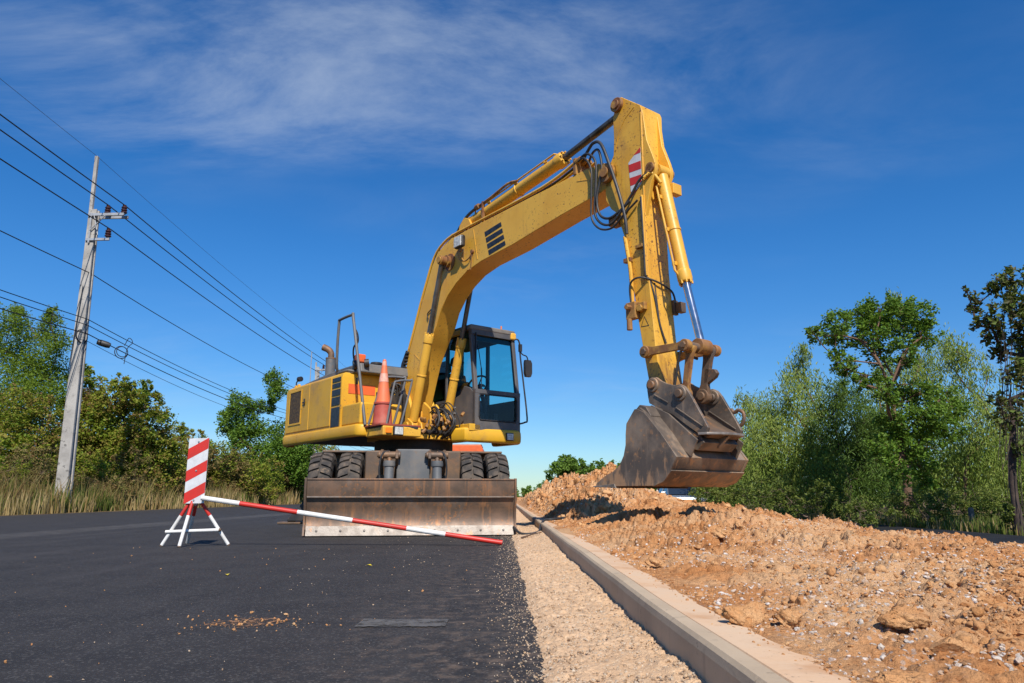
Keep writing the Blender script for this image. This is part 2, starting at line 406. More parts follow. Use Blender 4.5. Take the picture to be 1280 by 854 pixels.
# right-hand carriageway beyond the median
V = []; F = []
for y in (-10, 10, 30, 60, 120, 700): V += [(rx(6.7, y), y, -.35), (rx(10.9, y), y, -.35)]
for j in range(5): F.append((2*j, 2*j+1, 2*j+3, 2*j+2))
tag(np_mesh('side_road', V, F, M['asphalt_side']), 'dark asphalt of the far carriageway beyond the soil', 'road', kind='structure')

# gravel strip between asphalt and kerb
ysg = np.concatenate([np.arange(.6, 6, .010), np.arange(6, 30, .03)]); xg = np.linspace(.045, .48, 60)
X, Y = np.meshgrid(xg, ysg)
Z = -.012 + .030*sst(.07, .18, X) + .012*sst(.2, .45, X) + .020*(fbm(X*7, Y*5, 11, 4)-.5) + .018*(fbm(X*34, Y*34, 12, 3)-.5)*sst(.05, .18, X) \
    + .012*(fbm(X*85, Y*85, 13, 2)-.5) + .03*(sst(.34, .475, X))*(fbm(Y*1.7, Y*0, 15, 4)-.2)
V = np.stack([rx(X, Y), Y, Z], -1).reshape(-1, 3); ny, nxx = X.shape
I = (np.arange(ny-1)[:, None]*nxx + np.arange(nxx-1)).ravel()
F = np.stack([I, I+1, I+nxx+1, I+nxx], -1)
tag(np_mesh('gravel_strip', V, F, M['gravel_sand'], smooth=True), 'pale sandy gravel between asphalt and kerb', 'gravel', kind='structure')

# kerb and its footing
kb = MB()
prof = [(.470, -.1), (.474, .105), (.479, .122), (.488, .131), (.528, .132), (.533, .128), (.533, -.1)]
sl = MB(); prof2 = [(.5425, -.1), (.5425, .119), (.547, .124), (.64, .122), (.72, .112), (.72, -.1)]
y0 = -4.0
seg = [(-4, .0), (.0, 5.98), (5.986, 11.98), (11.986, 17.98), (17.986, 40)]
def kseg(mb, pr, a, b, wob):
    n = max(2, int((b-a)/.25)); vs = []; fs = []; m = len(pr)
    for i in range(n+1):
        y = a + (b-a)*i/n; w = wob*math.sin(y*1.7)+wob*.6*math.sin(y*4.1+1)
        vs += [(rx(px, y)+w, y, pz+w*.6 if pz > 0 else pz) for px, pz in pr]
    for i in range(n):
        for k in range(m-1): fs.append((i*m+k, i*m+k+1, (i+1)*m+k+1, (i+1)*m+k))
    fs += [tuple(range(m)), tuple(n*m+k for k in range(m-1, -1, -1))]
    mb.add(vs, fs)
for a, b in seg: kseg(kb, prof, a, b, .0015)
for a, b in ((-4, 3.3), (3.305, 9.1), (9.105, 40)): kseg(sl, prof2, a, b, .002)
tag(kb.build('kerb', M['kerb'], smooth=False, ang=50), 'grey cast concrete kerb along the gravel', 'kerb', kind='structure')
tag(sl.build('kerb_footing', M['slab'], smooth=False, ang=50), 'sandy concrete footing behind the kerb', 'footing', kind='structure')

# --- soil median
def ridge(Y):  # height of the crest nearest the far carriageway
    return np.interp(Y, [1, 5, 7.9, 11, 14, 17, 21, 30, 60], [.0, -.06, -.13, -.03, .07, .15, .17, .08, -.1])
def soil_h(X, Y, fine=True):
    """X is the road coordinate"""
    base = .118 + .05*sst(.7, 1.6, X) + .12*sst(5.0, 8.5, Y)*sst(.8, 2.2, X)*(1-sst(10, 20, Y))
    r = ridge(Y); t = sst(2.2, 5.0, X); z = base*(1-t) + r*t
    z = z - .55*sst(5.1, 6.9, X)
    # the long heap by the kerb
    cx = 1.62 - .02*(Y-12)
    heap = .50*np.exp(-((X-cx)/(.80))**2)*sst(8.3, 12.6, Y)*(1-.75*sst(19, 40, Y))
    heap += .0*np.exp(-((X-2.6)/.6)**2)*sst(8.0, 9.5, Y)*(1-sst(10, 14, Y))
    k = sst(.56, .95, X)
    z = z + heap*k + .11*np.exp(-((X-1.25)/.45)**2-((Y-7.9)/.8)**2) 
    big = fbm(X*1.1, Y*1.1, 21, 4)-.5
    z = z + big*.16*sst(.7, 1.6, X)
    if fine:
        amp = sst(.60, .95, X)
        rough = .35 + .9*sst(.42, .62, fbm(X*.7+5, Y*.7, 33, 3))     # smooth driven-over areas and broken ones
        dome = lambda d, r: np.sqrt(np.clip(r*r-d*d, 0, None))
        wx = X+.10*(fbm(X*5, Y*5, 91, 3)-.5); wy = Y+.10*(fbm(X*5+9, Y*5, 92, 3)-.5)
        l1 = dome(worley(wx*4.2, wy*4.2, 41), .55)
        wx2 = X+.05*(fbm(X*13, Y*13, 93, 3)-.5); wy2 = Y+.05*(fbm(X*13+9, Y*13, 94, 3)-.5)
        l2 = dome(worley(wx2*11, wy2*11, 43), .55)
        l3 = dome(worley(wx2*27, wy2*27, 44), .55)
        gate = sst(.5, .66, fbm(X*2.1, Y*2.1, 51, 3))
        hp = np.clip(heap*1.6, 0, 1)
        z = z + amp*(rough+hp*.9)*((l1-.2)*(.15+.08*hp)*(gate+hp*.7) + (l2-.2)*(.14) + (l3-.2)*.045) + amp*.050*(fbm(X*20, Y*20, 61, 5, .66)-.5)*rough \
              + amp*.009*(fbm(X*90, Y*90, 63, 3)-.5)
    return z
ya = np.concatenate([np.arange(.9, 3.2, .0075), np.geomspace(3.2, 60, 900)])
xa = np.concatenate([np.linspace(.56, 2.2, 230), np.linspace(2.2, 5.2, 260)[1:], np.linspace(5.2, 7.0, 80)[1:]])
X, Y = np.meshgrid(xa, ya); Z = soil_h(X, Y)
V = np.stack([rx(X, Y), Y, Z], -1).reshape(-1, 3); ny, nxx = X.shape
I = (np.arange(ny-1)[:, None]*nxx + np.arange(nxx-1)).ravel()
F = np.stack([I, I+1, I+nxx+1, I+nxx], -1)
tag(np_mesh('soil_median', V, F, M['soil'], smooth=True), 'broken red brown soil of the unfinished median', 'soil', kind='structure')

# --- rocks: unit shapes, then scattered
def ico(sub):
    bm = bmesh.new(); bmesh.ops.create_icosphere(bm, subdivisions=sub, radius=1)
    v = np.array([p.co[:] for p in bm.verts]); f = np.array([[q.index for q in p.verts] for p in bm.faces]); bm.free(); return v, f
def rock_shapes(sub, n, seed, angular):
    v, f = ico(sub); rng = np.random.default_rng(seed); out = []
    for i in range(n):
        p = v.copy()
        if angular:   # cut by a few planes: crushed stone
            for _ in range(9):
                d = rng.normal(size=3); d /= np.linalg.norm(d); h = rng.uniform(.45, .8)
                s = p @ d; p = p - np.outer(np.maximum(s-h, 0), d)
        else:
            for _ in range(6):
                d = rng.normal(size=3); d /= np.linalg.norm(d); h = rng.uniform(.42, .8)
                s = p @ d; p = p - np.outer(np.maximum(s-h, 0), d)*.85
            for k in range(5):
                fr = 1.3*2.0**k; a = .34/1.35**k; o = rng.uniform(0, 50, 3)
                n1 = fbm(p[:, 0]*fr+o[0]+p[:, 2]*fr*.7, p[:, 1]*fr+o[1]-p[:, 2]*fr*.6, seed+i*3+k, 2)-.5
                p = p*(1+a*1.5*n1)[:, None]
        out.append(p * rng.uniform(.65, 1.15, 3) * np.array([1, 1, .78]))
    return out, f
def scatter(name, pts, sizes, mat, sub, seed, angular, sink=.25, label=None, cat=None, smooth=False):
    sh, f = rock_shapes(sub, 14, seed, angular); rng = np.random.default_rng(seed+1)
    VV = []; FF = []; k = 0
    for (x, y, z), s in zip(pts, sizes):
        p = sh[rng.integers(len(sh))]
        a = rng.uniform(0, 6.283); c, sn = math.cos(a), math.sin(a); b = rng.uniform(-.6, .6); cb, sb = math.cos(b), math.sin(b)
        q = np.stack([p[:, 0]*c-p[:, 1]*sn, p[:, 0]*sn+p[:, 1]*c, p[:, 2]], -1)
        q = np.stack([q[:, 0], q[:, 1]*cb-q[:, 2]*sb, q[:, 1]*sb+q[:, 2]*cb], -1)
        VV.append(q*s + np.array([x, y, z + s*(.78-sink*2)*.6])); FF.append(f+k); k += len(p)
    o = np_mesh(name, np.concatenate(VV), np.concatenate(FF), mat, smooth=smooth)
    return tag(o, label, cat, kind='stuff')
def stone_mat(name, cols):
    m, nt, bs, out = new_mat(name); g = nt.nodes.new('ShaderNodeNewGeometry'); r = nt.nodes.new('ShaderNodeValToRGB')
    el = r.color_ramp.elements
    for i, c in enumerate(cols):
        e = el[i] if i < 2 else el.new(.5)
        e.color = rgb(*c)
    for i in range(len(cols)): el[i].position = i/(len(cols)-1)
    for i, c in enumerate(cols): el[i].color = rgb(*c)
    nt.links.new(g.outputs['Random Per Island'], r.inputs[0])
    v = coords(nt); c = mixc(nt, mul(nt, ramp(nt, noise(nt, v, 90, 5), .4, .7), .35), r.outputs[0], rgb(*cols[-1]))
    nt.links.new(c, bs.inputs['Base Color']); bs.inputs['Roughness'].default_value = .9; low_spec(bs, .15)
    bump(nt, bs, noise(nt, v, 55, 7, .7), .9, .016); return m
M['stone'] = stone_mat('crushed_stone', [(.50, .43, .36), (.68, .61, .53), (.54, .38, .26), (.78, .73, .67), (.52, .30, .17)])
M['grit'] = stone_mat('beige_grit', [(.55, .37, .22), (.66, .50, .35), (.42, .28, .17), (.70, .58, .44), (.36, .24, .15)])
M['clods'] = stone_mat('small_clods', [(.50, .235, .09), (.60, .32, .14), (.46, .20, .075), (.66, .40, .20), (.54, .26, .105)])

rng = np.random.default_rng(5)
def sample_soil(n, pw=1.0, ymin=1.5, ymax=22, xmin=.66, xmax=5.6):
    """more points near the camera, as perspective needs"""
    u = rng.random(n); y = ymin*(ymax/ymin)**(u**pw)
    x = xmin + (xmax-xmin)*rng.random(n)
    x = np.where(x > .85*y+.6, xmin + (x-xmin)*np.clip((.85*y)/(xmax-xmin), .15, 1), x)
    return x, y
x, y = sample_soil(60000)
dens = fbm(x*.9+2, y*.9, 71, 3)+.10*np.exp(-((x-1.9)/.8)**2-((y-2.6)/1.4)**2); keep = (dens > .48) & (rng.random(len(x)) < np.clip((dens-.465)*7, 0, .9)); x = x[keep]; y = y[keep]
z = soil_h(x, y); s = .0025 + .009*rng.random(len(x))**3.5 + .0006*y
scatter('crushed_stone', np.stack([rx(x, y), y, z], -1), s, M['stone'], 1, 100, True, .28, 'pale grey crushed stone strewn over the brown soil', 'gravel')
x, y = sample_soil(62000); dens = fbm(x*1.3+9, y*1.3, 81, 3); keep = rng.random(len(x)) < np.clip((dens-.30)*4, .15, 1); x = x[keep]; y = y[keep]
z = soil_h(x, y); s = .0018 + .0075*rng.random(len(x))**2.5 + .0010*y
scatter('soil_crumbs', np.stack([rx(x, y), y, z], -1), s, M['clods'], 0, 120, True, .3, 'loose crumbs of red brown soil', 'soil')
n = 500; y = 1.4*(14/1.4)**rng.random(n); x = .70 - np.abs(rng.normal(0, .05, n)); s = .0015+.006*rng.random(n)**3+.0003*y
scatter('footing_crumbs', np.stack([rx(x, y), y, x*0+.122], -1), s, M['clods'], 1, 122, True, .3, 'crumbs of soil spilled on the kerb footing', 'soil')
x, y = sample_soil(7000); dens = fbm(x*1.3+9, y*1.3, 81, 3); keep = rng.random(len(x)) < np.clip((dens-.42)*4, .03, 1); x = x[keep]; y = y[keep]
z = soil_h(x, y); s = .006 + .021*rng.random(len(x))**4 + .0013*y
scatter('soil_lumps', np.stack([rx(x, y), y, z], -1), s, M['clods'], 3, 121, False, .42, 'broken lumps of red brown soil across the median', 'soil', smooth=True)
# lumps covering the heap
n = 3500; yy = rng.uniform(9.3, 24, n); xx = rng.uniform(.75, 4.6, n); zz = soil_h(xx, yy)
ss = .015 + .085*rng.random(n)**4
scatter('heap_lumps', np.stack([rx(xx, yy), yy, zz], -1), ss, M['clods'], 3, 130, False, .45, 'lumps of dug red brown soil on the heap', 'soil', smooth=True)
# grit on the gravel strip and spilled onto the asphalt
n = 9000; y = 1.6*(12/1.6)**rng.random(n); x = rng.uniform(.09, .465, n)
zf = lambda X, Y: -.012 + .030*sst(.07, .18, X) + .012*sst(.2, .45, X) + .020*(fbm(X*7, Y*5, 11, 4)-.5) + .03*(sst(.34, .475, X))*(fbm(Y*1.7, Y*0, 15, 4)-.2)
scatter('strip_grit', np.stack([rx(x, y), y, zf(x, y)], -1), .0022+.0052*rng.random(n)**2+.0003*y, M['grit'], 1, 140, True, .2, 'loose beige grit on the gravel strip', 'gravel')
n = 2600; y = 1.6*(14/1.6)**rng.random(n); x = .12 - np.abs(rng.normal(0, .09, n)) - (rng.random(n) < .12)*rng.random(n)*1.4
scatter('spilled_grit', np.stack([rx(x, y), y, x*0+.001], -1), .0012+.004*rng.random(n)**3+.0002*y, M['grit'], 1, 150, True, .2, 'beige grit spilled over the asphalt edge', 'gravel')
# crumbs near the camera on the asphalt, and pale aggregate
n = 130; x = rng.normal(-.98, .17, n); y = rng.normal(2.88, .11, n)
x = np.concatenate([x, rng.uniform(-4.5, -.1, 110)]); y = np.concatenate([y, rng.uniform(2.0, 7.0, 110)])
s = np.concatenate([.0018+.009*rng.random(n)**3.5, .0018+.006*rng.random(110)**3])
scatter('dropped_crumbs', np.stack([x, y, x*0+.001], -1), s, M['clods'], 1, 160, False, .2, 'crumbs of orange soil dropped on the asphalt', 'soil')
# thin smear of soil
def blotch(name, cx, cy, ax, ay, mat, seed, z=.004, jag=.35, n=60):
    vs = []; 
    for k in range(n):
        a = 2*math.pi*k/n; r = 1 + jag*(float(fbm(np.array([math.cos(a)*2.5+9]), np.array([math.sin(a)*2.5+seed]), seed, 4)[0])-.5)*2
        vs.append((cx+ax*math.cos(a)*r, cy+ay*math.sin(a)*r, z))
    mb = MB(); mb.add([(cx, cy, z)] + vs, [(0, 1+k, 1+(k+1) % n) for k in range(n)])
    return mb.build(name, mat, smooth=False)
def patchy(name, c, th=(.45, .6), sc=40):
    m, nt, bs, out = new_mat(name); v = coords(nt); bs.inputs['Base Color'].default_value = rgb(*c); bs.inputs['Roughness'].default_value = .95
    t = nt.nodes.new('ShaderNodeBsdfTransparent'); mx = nt.nodes.new('ShaderNodeMixShader')
    nt.links.new(ramp(nt, noise(nt, v, sc, 6, .7), *th), mx.inputs[0]); nt.links.new(t.outputs[0], mx.inputs[1]); nt.links.new(bs.outputs[0], mx.inputs[2])
    nt.links.new(mx.outputs[0], out.inputs[0]); return m
tag(blotch('soil_smear', -1.0, 2.88, .14, .10, patchy('soil_dust', (.36, .18, .08), (.48, .66)), 3), 'thin smear of brown soil on the asphalt', 'soil', kind='stuff')
mb = MB(); P = []; rj = random.Random(4)
for t in np.linspace(0, 1, 40): P.append((-.575+.33*t, 2.79 + rj.uniform(-.006, .006), .004))
for t in np.linspace(1, 0, 40): P.append((-.575+.33*t, 2.955 + rj.uniform(-.008, .008), .004))
mb.add(P, [tuple(range(len(P)))])
tag(mb.build('cement_smear', patchy('dry_cement', (.105, .098, .092), (.28, .60), 14), smooth=False), 'worn grey cement smear on the asphalt', 'smear', kind='stuff')

# individual large clods that stand out in the foreground
def clod(px, py_, size, seed, label, mat='clod', angular=False, squash=(1, 1, .7), rz=0.0, sink=.3):
    sh, f = rock_shapes(4 if not angular else 3, 1, seed, angular); p = sh[0]*size*np.array(squash)
    if not angular:
        n1 = fbm(p[:, 0]/size*5+3, p[:, 1]/size*5+p[:, 2]/size*4, seed, 4)-.5; p = p*(1+.18*n1)[:, None]; n2 = fbm(p[:, 0]/size*14+3, p[:, 1]/size*14+p[:, 2]/size*11, seed+5, 3)-.5; p = p*(1+.14*n2)[:, None]
    o = np_mesh('soil_clod' if not angular else 'flat_stone', p, f, M[mat], smooth=not angular, sharp=None)
    z = float(soil_h(np.array([px+YAW*py_]), np.array([py_]))[0])
    o.location = (px, py_, z + size*squash[2]*(.6-sink)); o.rotation_euler = (0, 0, rz)
    tag(o, label, 'clod' if not angular else 'stone', 'large clods and stones lying on the soil'); return o
clod(.66, 2.14, .082, 11, 'largest pale brown clod, beside the concrete footing', squash=(1.15, .85, .8), rz=.3, sink=.2)
clod(.765, 2.10, .048, 12, 'knobbly clod touching the right side of the largest clod', squash=(1, 1, .9), sink=.15)
clod(.97, 1.68, .042, 13, 'flat angular brown stone low at the right of the picture', angular=True, squash=(1.2, 1, .9), sink=.32)
clod(1.02, 1.95, .062, 14, 'rounded clod in the gravel just left of the flat angular stone', squash=(1.1, .95, .85), sink=.34)
clod(1.34, 4.8, .09, 15, 'long low clod on the smooth soil between kerb and far carriageway', squash=(1.4, .8, .7), sink=.12)
clod(1.48, 4.9, .05, 16, 'dark broken clod at the end of the long low clod', squash=(1, 1, .9), sink=.1)
clod(.72, 3.76, .06, 17, 'rounded clod on the soil edge behind the largest clod', squash=(1.1, .9, .85), sink=.12)
clod(.73, 1.42, .045, 18, 'crumbly clod at the bottom edge of the picture by the footing', squash=(1.2, 1, .8), sink=.15)
# ================================================================== THE EXCAVATOR
CX, CY, PHI = -1.5224, 11.25, R(38)
ex = empty('wheeled_excavator', (CX, CY, 0), math.atan2(-math.cos(PHI), math.sin(PHI)))
tag(ex, 'large worn yellow wheeled excavator with raised bent boom and hanging bucket', 'excavator')
# undercarriage frame: a forward (to the blade), b left, relative to the upper structure
UA = math.atan2(-CY, -CX) - math.atan2(-math.cos(PHI), math.sin(PHI))
UM = Matrix.Rotation(UA, 4, 'Z')
def ub(mb, name, mat, bevel=0, parent=ex, **k): return mb.build(name, mat, parent, bevel, M=UM, **k)

# ---- chassis
c = MB(); c.box((-1.95, -.36, .52), (1.62, .36, .98)); c.box((-.75, -.62, .62), (.75, .62, 1.02))
c.box((1.5, -.62, .66), (1.74, -.30, 1.05)); c.box((1.5, .30, .66), (1.74, .62, 1.05))
ub(c, 'chassis', M['brown_steel'], .02)
c = MB(); c.box((1.76, -.21, .40), (1.98, .21, 1.055)); ub(c, 'front_plate', M['grey_paint'], .015)
c = MB(); c.lathe([(0, 1.0), (.66, 1.0), (.66, 1.12), (.60, 1.14), (.60, 1.3), (0, 1.3)], n=48); ub(c, 'slewing_ring', M['under'])
for aa in (1.52, -1.28):
    c = MB(); c.cyl((aa, -1.25, .51), (aa, 1.25, .51), .11); c.lathe([(0, -.22), (.2, -.2), (.26, 0), (.2, .2), (0, .22)], (aa, 0, .51), (0, 1, 0))
    ub(c, 'axle', M['brown_steel'], 0)
for sb in (-1, 1):      # mudguards standing up behind the front tyres
    c = MB(); c.box((.80, sb*.62, .70) if sb > 0 else (.80, -1.22, .70), (.84, 1.22, 1.06) if sb > 0 else (.84, -.62, 1.06))
    c.box((.80, sb*.62 if sb > 0 else -1.22, 1.045), (1.30, 1.22 if sb > 0 else -.62, 1.075))
    ub(c, 'mudguard', M['brown_steel'], .01)
# ---- wheels
def tyre_mb(w=.285, ro=.51):
    t = MB(); h = w/2
    prof = [(.255, -h+.03), (.275, -h+.005), (.36, -h-.006), (.43, -h), (.475, -h+.012), (ro-.022, -h+.04), (ro-.016, 0),
            (ro-.022, h-.04), (.475, h-.012), (.43, h), (.36, h+.006), (.275, h-.005), (.255, h-.03), (.255, -h+.03)]
    t.lathe(prof, (0, 0, 0), (0, 1, 0), 56)
    n = 26                            # lugs: slanted blocks in two staggered rows, wrapped over the shoulder
    for k in range(n):
        for sd in (-1, 1):
            a0 = 2*math.pi*(k + (.5 if sd > 0 else 0))/n
            wd = 2*math.pi/n*.30
            pts = []
            for (y, rr) in ((.012*sd, ro+.002), (.075*sd, ro+.001), ((h-.012)*sd, ro-.016), ((h+.004)*sd, .452)):
                sk = -.10*abs(y)/h
                for da in (-wd, wd):
                    for dr in (-.03, .008):
                        a = a0+sk+da; r = rr+dr
                        pts.append((math.cos(a)*r, y, math.sin(a)*r))
            fs = []
            for i in range(3):
                o = i*4; q = o+4
                fs += [(o, o+1, q+1, q), (o+2, q+2, q+3, o+3), (o+1, o+3, q+3, q+1), (o, q, q+2, o+2)]
            fs += [(0, 2, 3, 1), (12, 13, 15, 14)]
            t.add(pts, fs)
    return t
tm = tyre_mb()
rm = MB(); rm.lathe([(0, -.02), (.10, -.02), (.11, -.05), (.19, -.055), (.20, .02), (.235, .06), (.262, .11), (.268, .13), (.25, .13), (.25, -.13), (.268, -.13)], (0, 0, 0), (0, 1, 0), 32)
for k in range(8):
    a = k*math.pi/4; rm.cyl((math.cos(a)*.15, -.075, math.sin(a)*.15), (math.cos(a)*.15, -.045, math.sin(a)*.15), .014, 6)
first = None
for aa in (1.52, -1.28):
    for bb in (-1.165, -.80, .76, 1.10):
        h = empty('wheel', UM @ Vector((aa, bb, .512)), UA + (math.pi if bb < 0 else 0)*0, ex)
        if first is None:
            first = (tm.build('tyre', M['tyre'], h, ang=25), rm.build('rim', M['rim'], h))
        else:
            for s_ in first:
                d = s_.copy(); COL.objects.link(d); d.parent = h
        h.rotation_euler = (0, 0, UA); h.rotation_euler.rotate_axis('Y', random.uniform(0, 6))
# ---- dozer blade
front = [(2.455, .665), (2.452, .462), (2.405, .46), (2.352, .33), (2.338, .235), (2.36, .14), (2.405, .075)]
bl = MB(); bl.strip([(2.452, .668), (2.452, .465), (2.398, .33), (2.382, .235), (2.40, .14), (2.43, .085)], -.035, -1.235, 1.235)
for sb in (-1, 1):
    y0, y1 = (sb*1.235, sb*1.262) if sb > 0 else (-1.262, -1.235)
    bl.prism([(2.475, .68), (2.475, .46), (2.43, .33), (2.41, .235), (2.425, .14), (2.46, .012), (2.25, .03), (2.22, .3), (2.28, .6), (2.38, .68)], y0, y1)
bl.box((2.462, -1.23, .452), (2.470, 1.23, .468)); bl.box((2.36, -1.235, .655), (2.462, 1.235, .675))
bl.box((2.20, -1.1, .15), (2.36, 1.1, .30))
for b0 in (-.62, -.32, .3, .6): bl.prism([(2.36, .6), (2.16, .5), (2.16, .15), (2.36, .12)], b0, b0+.025)
blade = ub(bl, 'dozer_blade', M['blade_steel'], .004)
ce = MB(); ce.strip([(2.428, .125), (2.462, .012)], -.02, -1.225, 1.225)
for k in range(9): ce.cyl((2.44, -1.1+k*.275, .07), (2.456, -1.1+k*.275, .073), .014, 8)
ub(ce, 'cutting_edge', M['bright_edge'], .003, parent=blade)
w = MB(); w.box((2.474, -1.225, .453), (2.479, 1.225, .464)); ub(w, 'wear_rib', M['bright_edge'], 0, parent=blade)
for sb in (-1, 1):
    c = MB(); c.prism([(2.3, .22), (2.3, .36), (1.55, .62), (1.4, .62), (1.4, .48), (1.6, .42)], sb*.46-.06, sb*.46+.06); ub(c, 'blade_arm', M['grey_paint'], .01)
    c = MB(); bx = sb*.30
    c.tube([(2.16, bx, .42), (2.10, bx, .60), (2.055, bx, .88)], [.062, .062, .058], 18); c.lathe([(.074, -.02), (.078, 0), (.074, .05)], (2.058, bx, .85), (-.05, 0, 1), 18)
    cy = ub(c, 'blade_cylinder', M['grey_paint'], 0)
    c = MB(); c.cyl((2.055, bx, .87), (2.03, bx, .98), .032); ub(c, 'rod', M['brown_steel'], 0, parent=cy)
    c = MB()
    for q in (-.115, .075): c.prism([(1.74, .74), (1.74, 1.05), (1.95, 1.05), (2.09, 1.0), (2.10, .93), (2.0, .86), (1.9, .76)], bx+q, bx+q+.038)
    c.cyl((2.035, bx-.14, .975), (2.035, bx+.14, .975), .045, 16); c.cyl((2.035, bx-.155, .975), (2.035, bx-.14, .975), .03, 8)
    ub(c, 'cylinder_bracket', M['brown_steel'], .008)
    c = MB(); c.tube([(1.98, bx+sb*.02, 1.03), (2.1, bx+sb*.09, .98), (2.11, bx+sb*.12, .8), (2.1, bx+sb*.1, .6)], .012, 6, smooth=5); ub(c, 'hydraulic_hose', M['rubber_hose'])
# outrigger at the rear left of the picture
c = MB(); c.prism([(-1.98, .07), (-2.10, .10), (-1.55, .60), (-1.2, .62), (-1.2, .50), (-1.5, .42)], -1.86, -1.62, 'y')
og = empty('outrigger', (0, 0, 0), 0, ex)
c = MB(); c.prism([(-2.12, .05), (-1.86, .05), (-1.50, .38), (-.9, .62), (-.5, .66), (-.5, .82), (-1.1, .84), (-1.62, .66)], -1.93, -1.69, 'x'); 
ub(c, 'outrigger_leg', M['dark'], .01, parent=og)
c = MB(); c.box((-2.0, -2.26, .005), (-1.64, -1.88, .035)); c.box((-1.90, -2.1, .03), (-1.74, -2.0, .1)); ub(c, 'foot_pad', M['brown_steel'], .006, parent=og)

# ---- upper structure -------------------------------------------------
Y_, YB = M['yellow'], M['yellow_body']
deck = MB()
deck.prism([(-2.40, -.95), (-2.28, -1.17), (.50, -1.17), (.54, -1.1), (1.02, -1.1), (1.06, -.55), (.75, -.42), (.75, .15), (1.06, .25), (1.06, 1.05), (.9, 1.17), (-2.28, 1.17), (-2.40, .95), (-2.52, 0)], 1.36, 1.42, 'z')
ex_deck = deck.build('deck', M['under'], ex, .02)
def skirt_mb(path, zc, hz, th):
    """rounded skirt bar along a plan path"""
    mb = MB(); P = [Vector((p[0], p[1], 0)) for p in path]; n = 14; vs = []
    for i, p in enumerate(P):
        t = (P[min(i+1, len(P)-1)]-P[max(i-1, 0)]).normalized(); nrm = Vector((t.y, -t.x, 0))
        for k in range(n):
            a = 2*math.pi*k/n; ca, sa = math.cos(a), math.sin(a)
            e = .55
            vs.append(p + nrm*(math.copysign(abs(ca)**e, ca)*th) + Vector((0, 0, zc+math.copysign(abs(sa)**e, sa)*hz)))
    fs = [(i*n+k, i*n+(k+1) % n, (i+1)*n+(k+1) % n, (i+1)*n+k) for i in range(len(P)-1) for k in range(n)]
    fs += [tuple(range(n)), tuple((len(P)-1)*n+k for k in range(n-1, -1, -1))]
    mb.add(vs, fs); return mb
def arc(cx, cy, r, a0, a1, n=6): return [(cx+r*math.cos(R(a0+(a1-a0)*i/n)), cy+r*math.sin(R(a0+(a1-a0)*i/n))) for i in range(n+1)]
skirt_mb(arc(-2.22, -.98, .20, 180, 270) + [(-1.2, -1.18), (-.2, -1.18)] + arc(.44, -1.10, .08, 270, 360, 4) + [(.52, -1.0)], 1.375, .088, .05).build('side_skirt', YB, ex, ang=50)
skirt_mb([(.85, .20), (1.06, .22), (1.09, .6), (1.10, .98)] + arc(.96, 1.08, .15, 0, 90) + [(.45, 1.23)], 1.345, .105, .07).build('front_skirt', YB, ex, ang=50)
# engine housing with rounded rear corner
hp = arc(-2.28, -1.03, .16, 180, 270, 8) + [(-.45, -1.19), (-.12, -1.19), (-.12, 1.19)] + arc(-2.28, 1.03, .16, 90, 180, 8)
h = MB(); n = len(hp); zz = [(1.45, 0), (2.20, 0), (2.255, .018), (2.285, .065)]
vs = []; cxm = -1.2
for z, ins in zz:
    for (a, b) in hp:
        vs.append((a + (ins if a < cxm else -ins*.3), b + (ins if b < 0 else -ins), z))
fs = [(i*n+k, i*n+(k+1) % n, (i+1)*n+(k+1) % n, (i+1)*n+k) for i in range(len(zz)-1) for k in range(n)] + [tuple(range(n)), tuple((len(zz)-1)*n+k for k in range(n-1, -1, -1))]
h.add(vs, fs); hood = h.build('engine_housing', YB, ex, ang=28)
def panel(name, u0, u1, z0, z1, mat, l=-1.19, d=.006, parent=hood, bevel=.004, chamfer=0):
    mb = MB(); mb.box((u0, l-d, z0), (u1, l, z1)); return mb.build(name, mat, parent, bevel)
dr = panel('side_door', -2.24, -1.30, 1.50, 2.235, YB, d=.012, bevel=.008)
g = MB(); g.box((-2.10, -1.206, 1.645), (-1.63, -1.2025, 2.165)); g.build('grille', M['grille'], dr)
g = MB()
for a in ((-2.13, -2.10), (-1.63, -1.60)): g.box((a[0], -1.212, 1.615), (a[1], -1.202, 2.195))
g.box((-2.10, -1.212, 1.615), (-1.63, -1.202, 1.645)); g.box((-2.10, -1.212, 2.165), (-1.63, -1.202, 2.195)); g.build('grille_frame', YB, dr, .003)
g = MB(); g.box((-1.50, -1.214, 1.90), (-1.46, -1.202, 2.02)); g.box((-1.54, -1.222, 1.945), (-1.42, -1.214, 1.965)); g.build('latch', M['dark'], dr, .003)
panel('middle_panel', -1.285, -.47, 1.50, 2.235, YB, d=.012, bevel=.008)
for z0, z1 in ((2.155, 2.215), (2.065, 2.13), (1.945, 2.035), (1.80, 1.92), (1.475, 1.765)):
    c = MB(); c.box((-.44, -1.197, z0), (-.15, -1.191, z1)); o = c.build('stripe_decal', M['decal'], hood)
# front face of the housing: orange patch and louvers
c = MB(); c.box((-.12, -1.08, 1.97), (-.113, -.64, 2.115)); c.build('orange_patch', M['orange'], hood)
c = MB()
for i in range(6):
    for j in range(2): c.box((-.12, -.62+i*.038, 1.90+j*.07), (-.114, -.595+i*.038, 1.955+j*.07))
c.build('louver', M['decal'], hood)
c = MB(); c.box((-.121, -.96, 2.12), (-.108, -.93, 2.22)); c.build('latch', M['dark'], hood, .003)
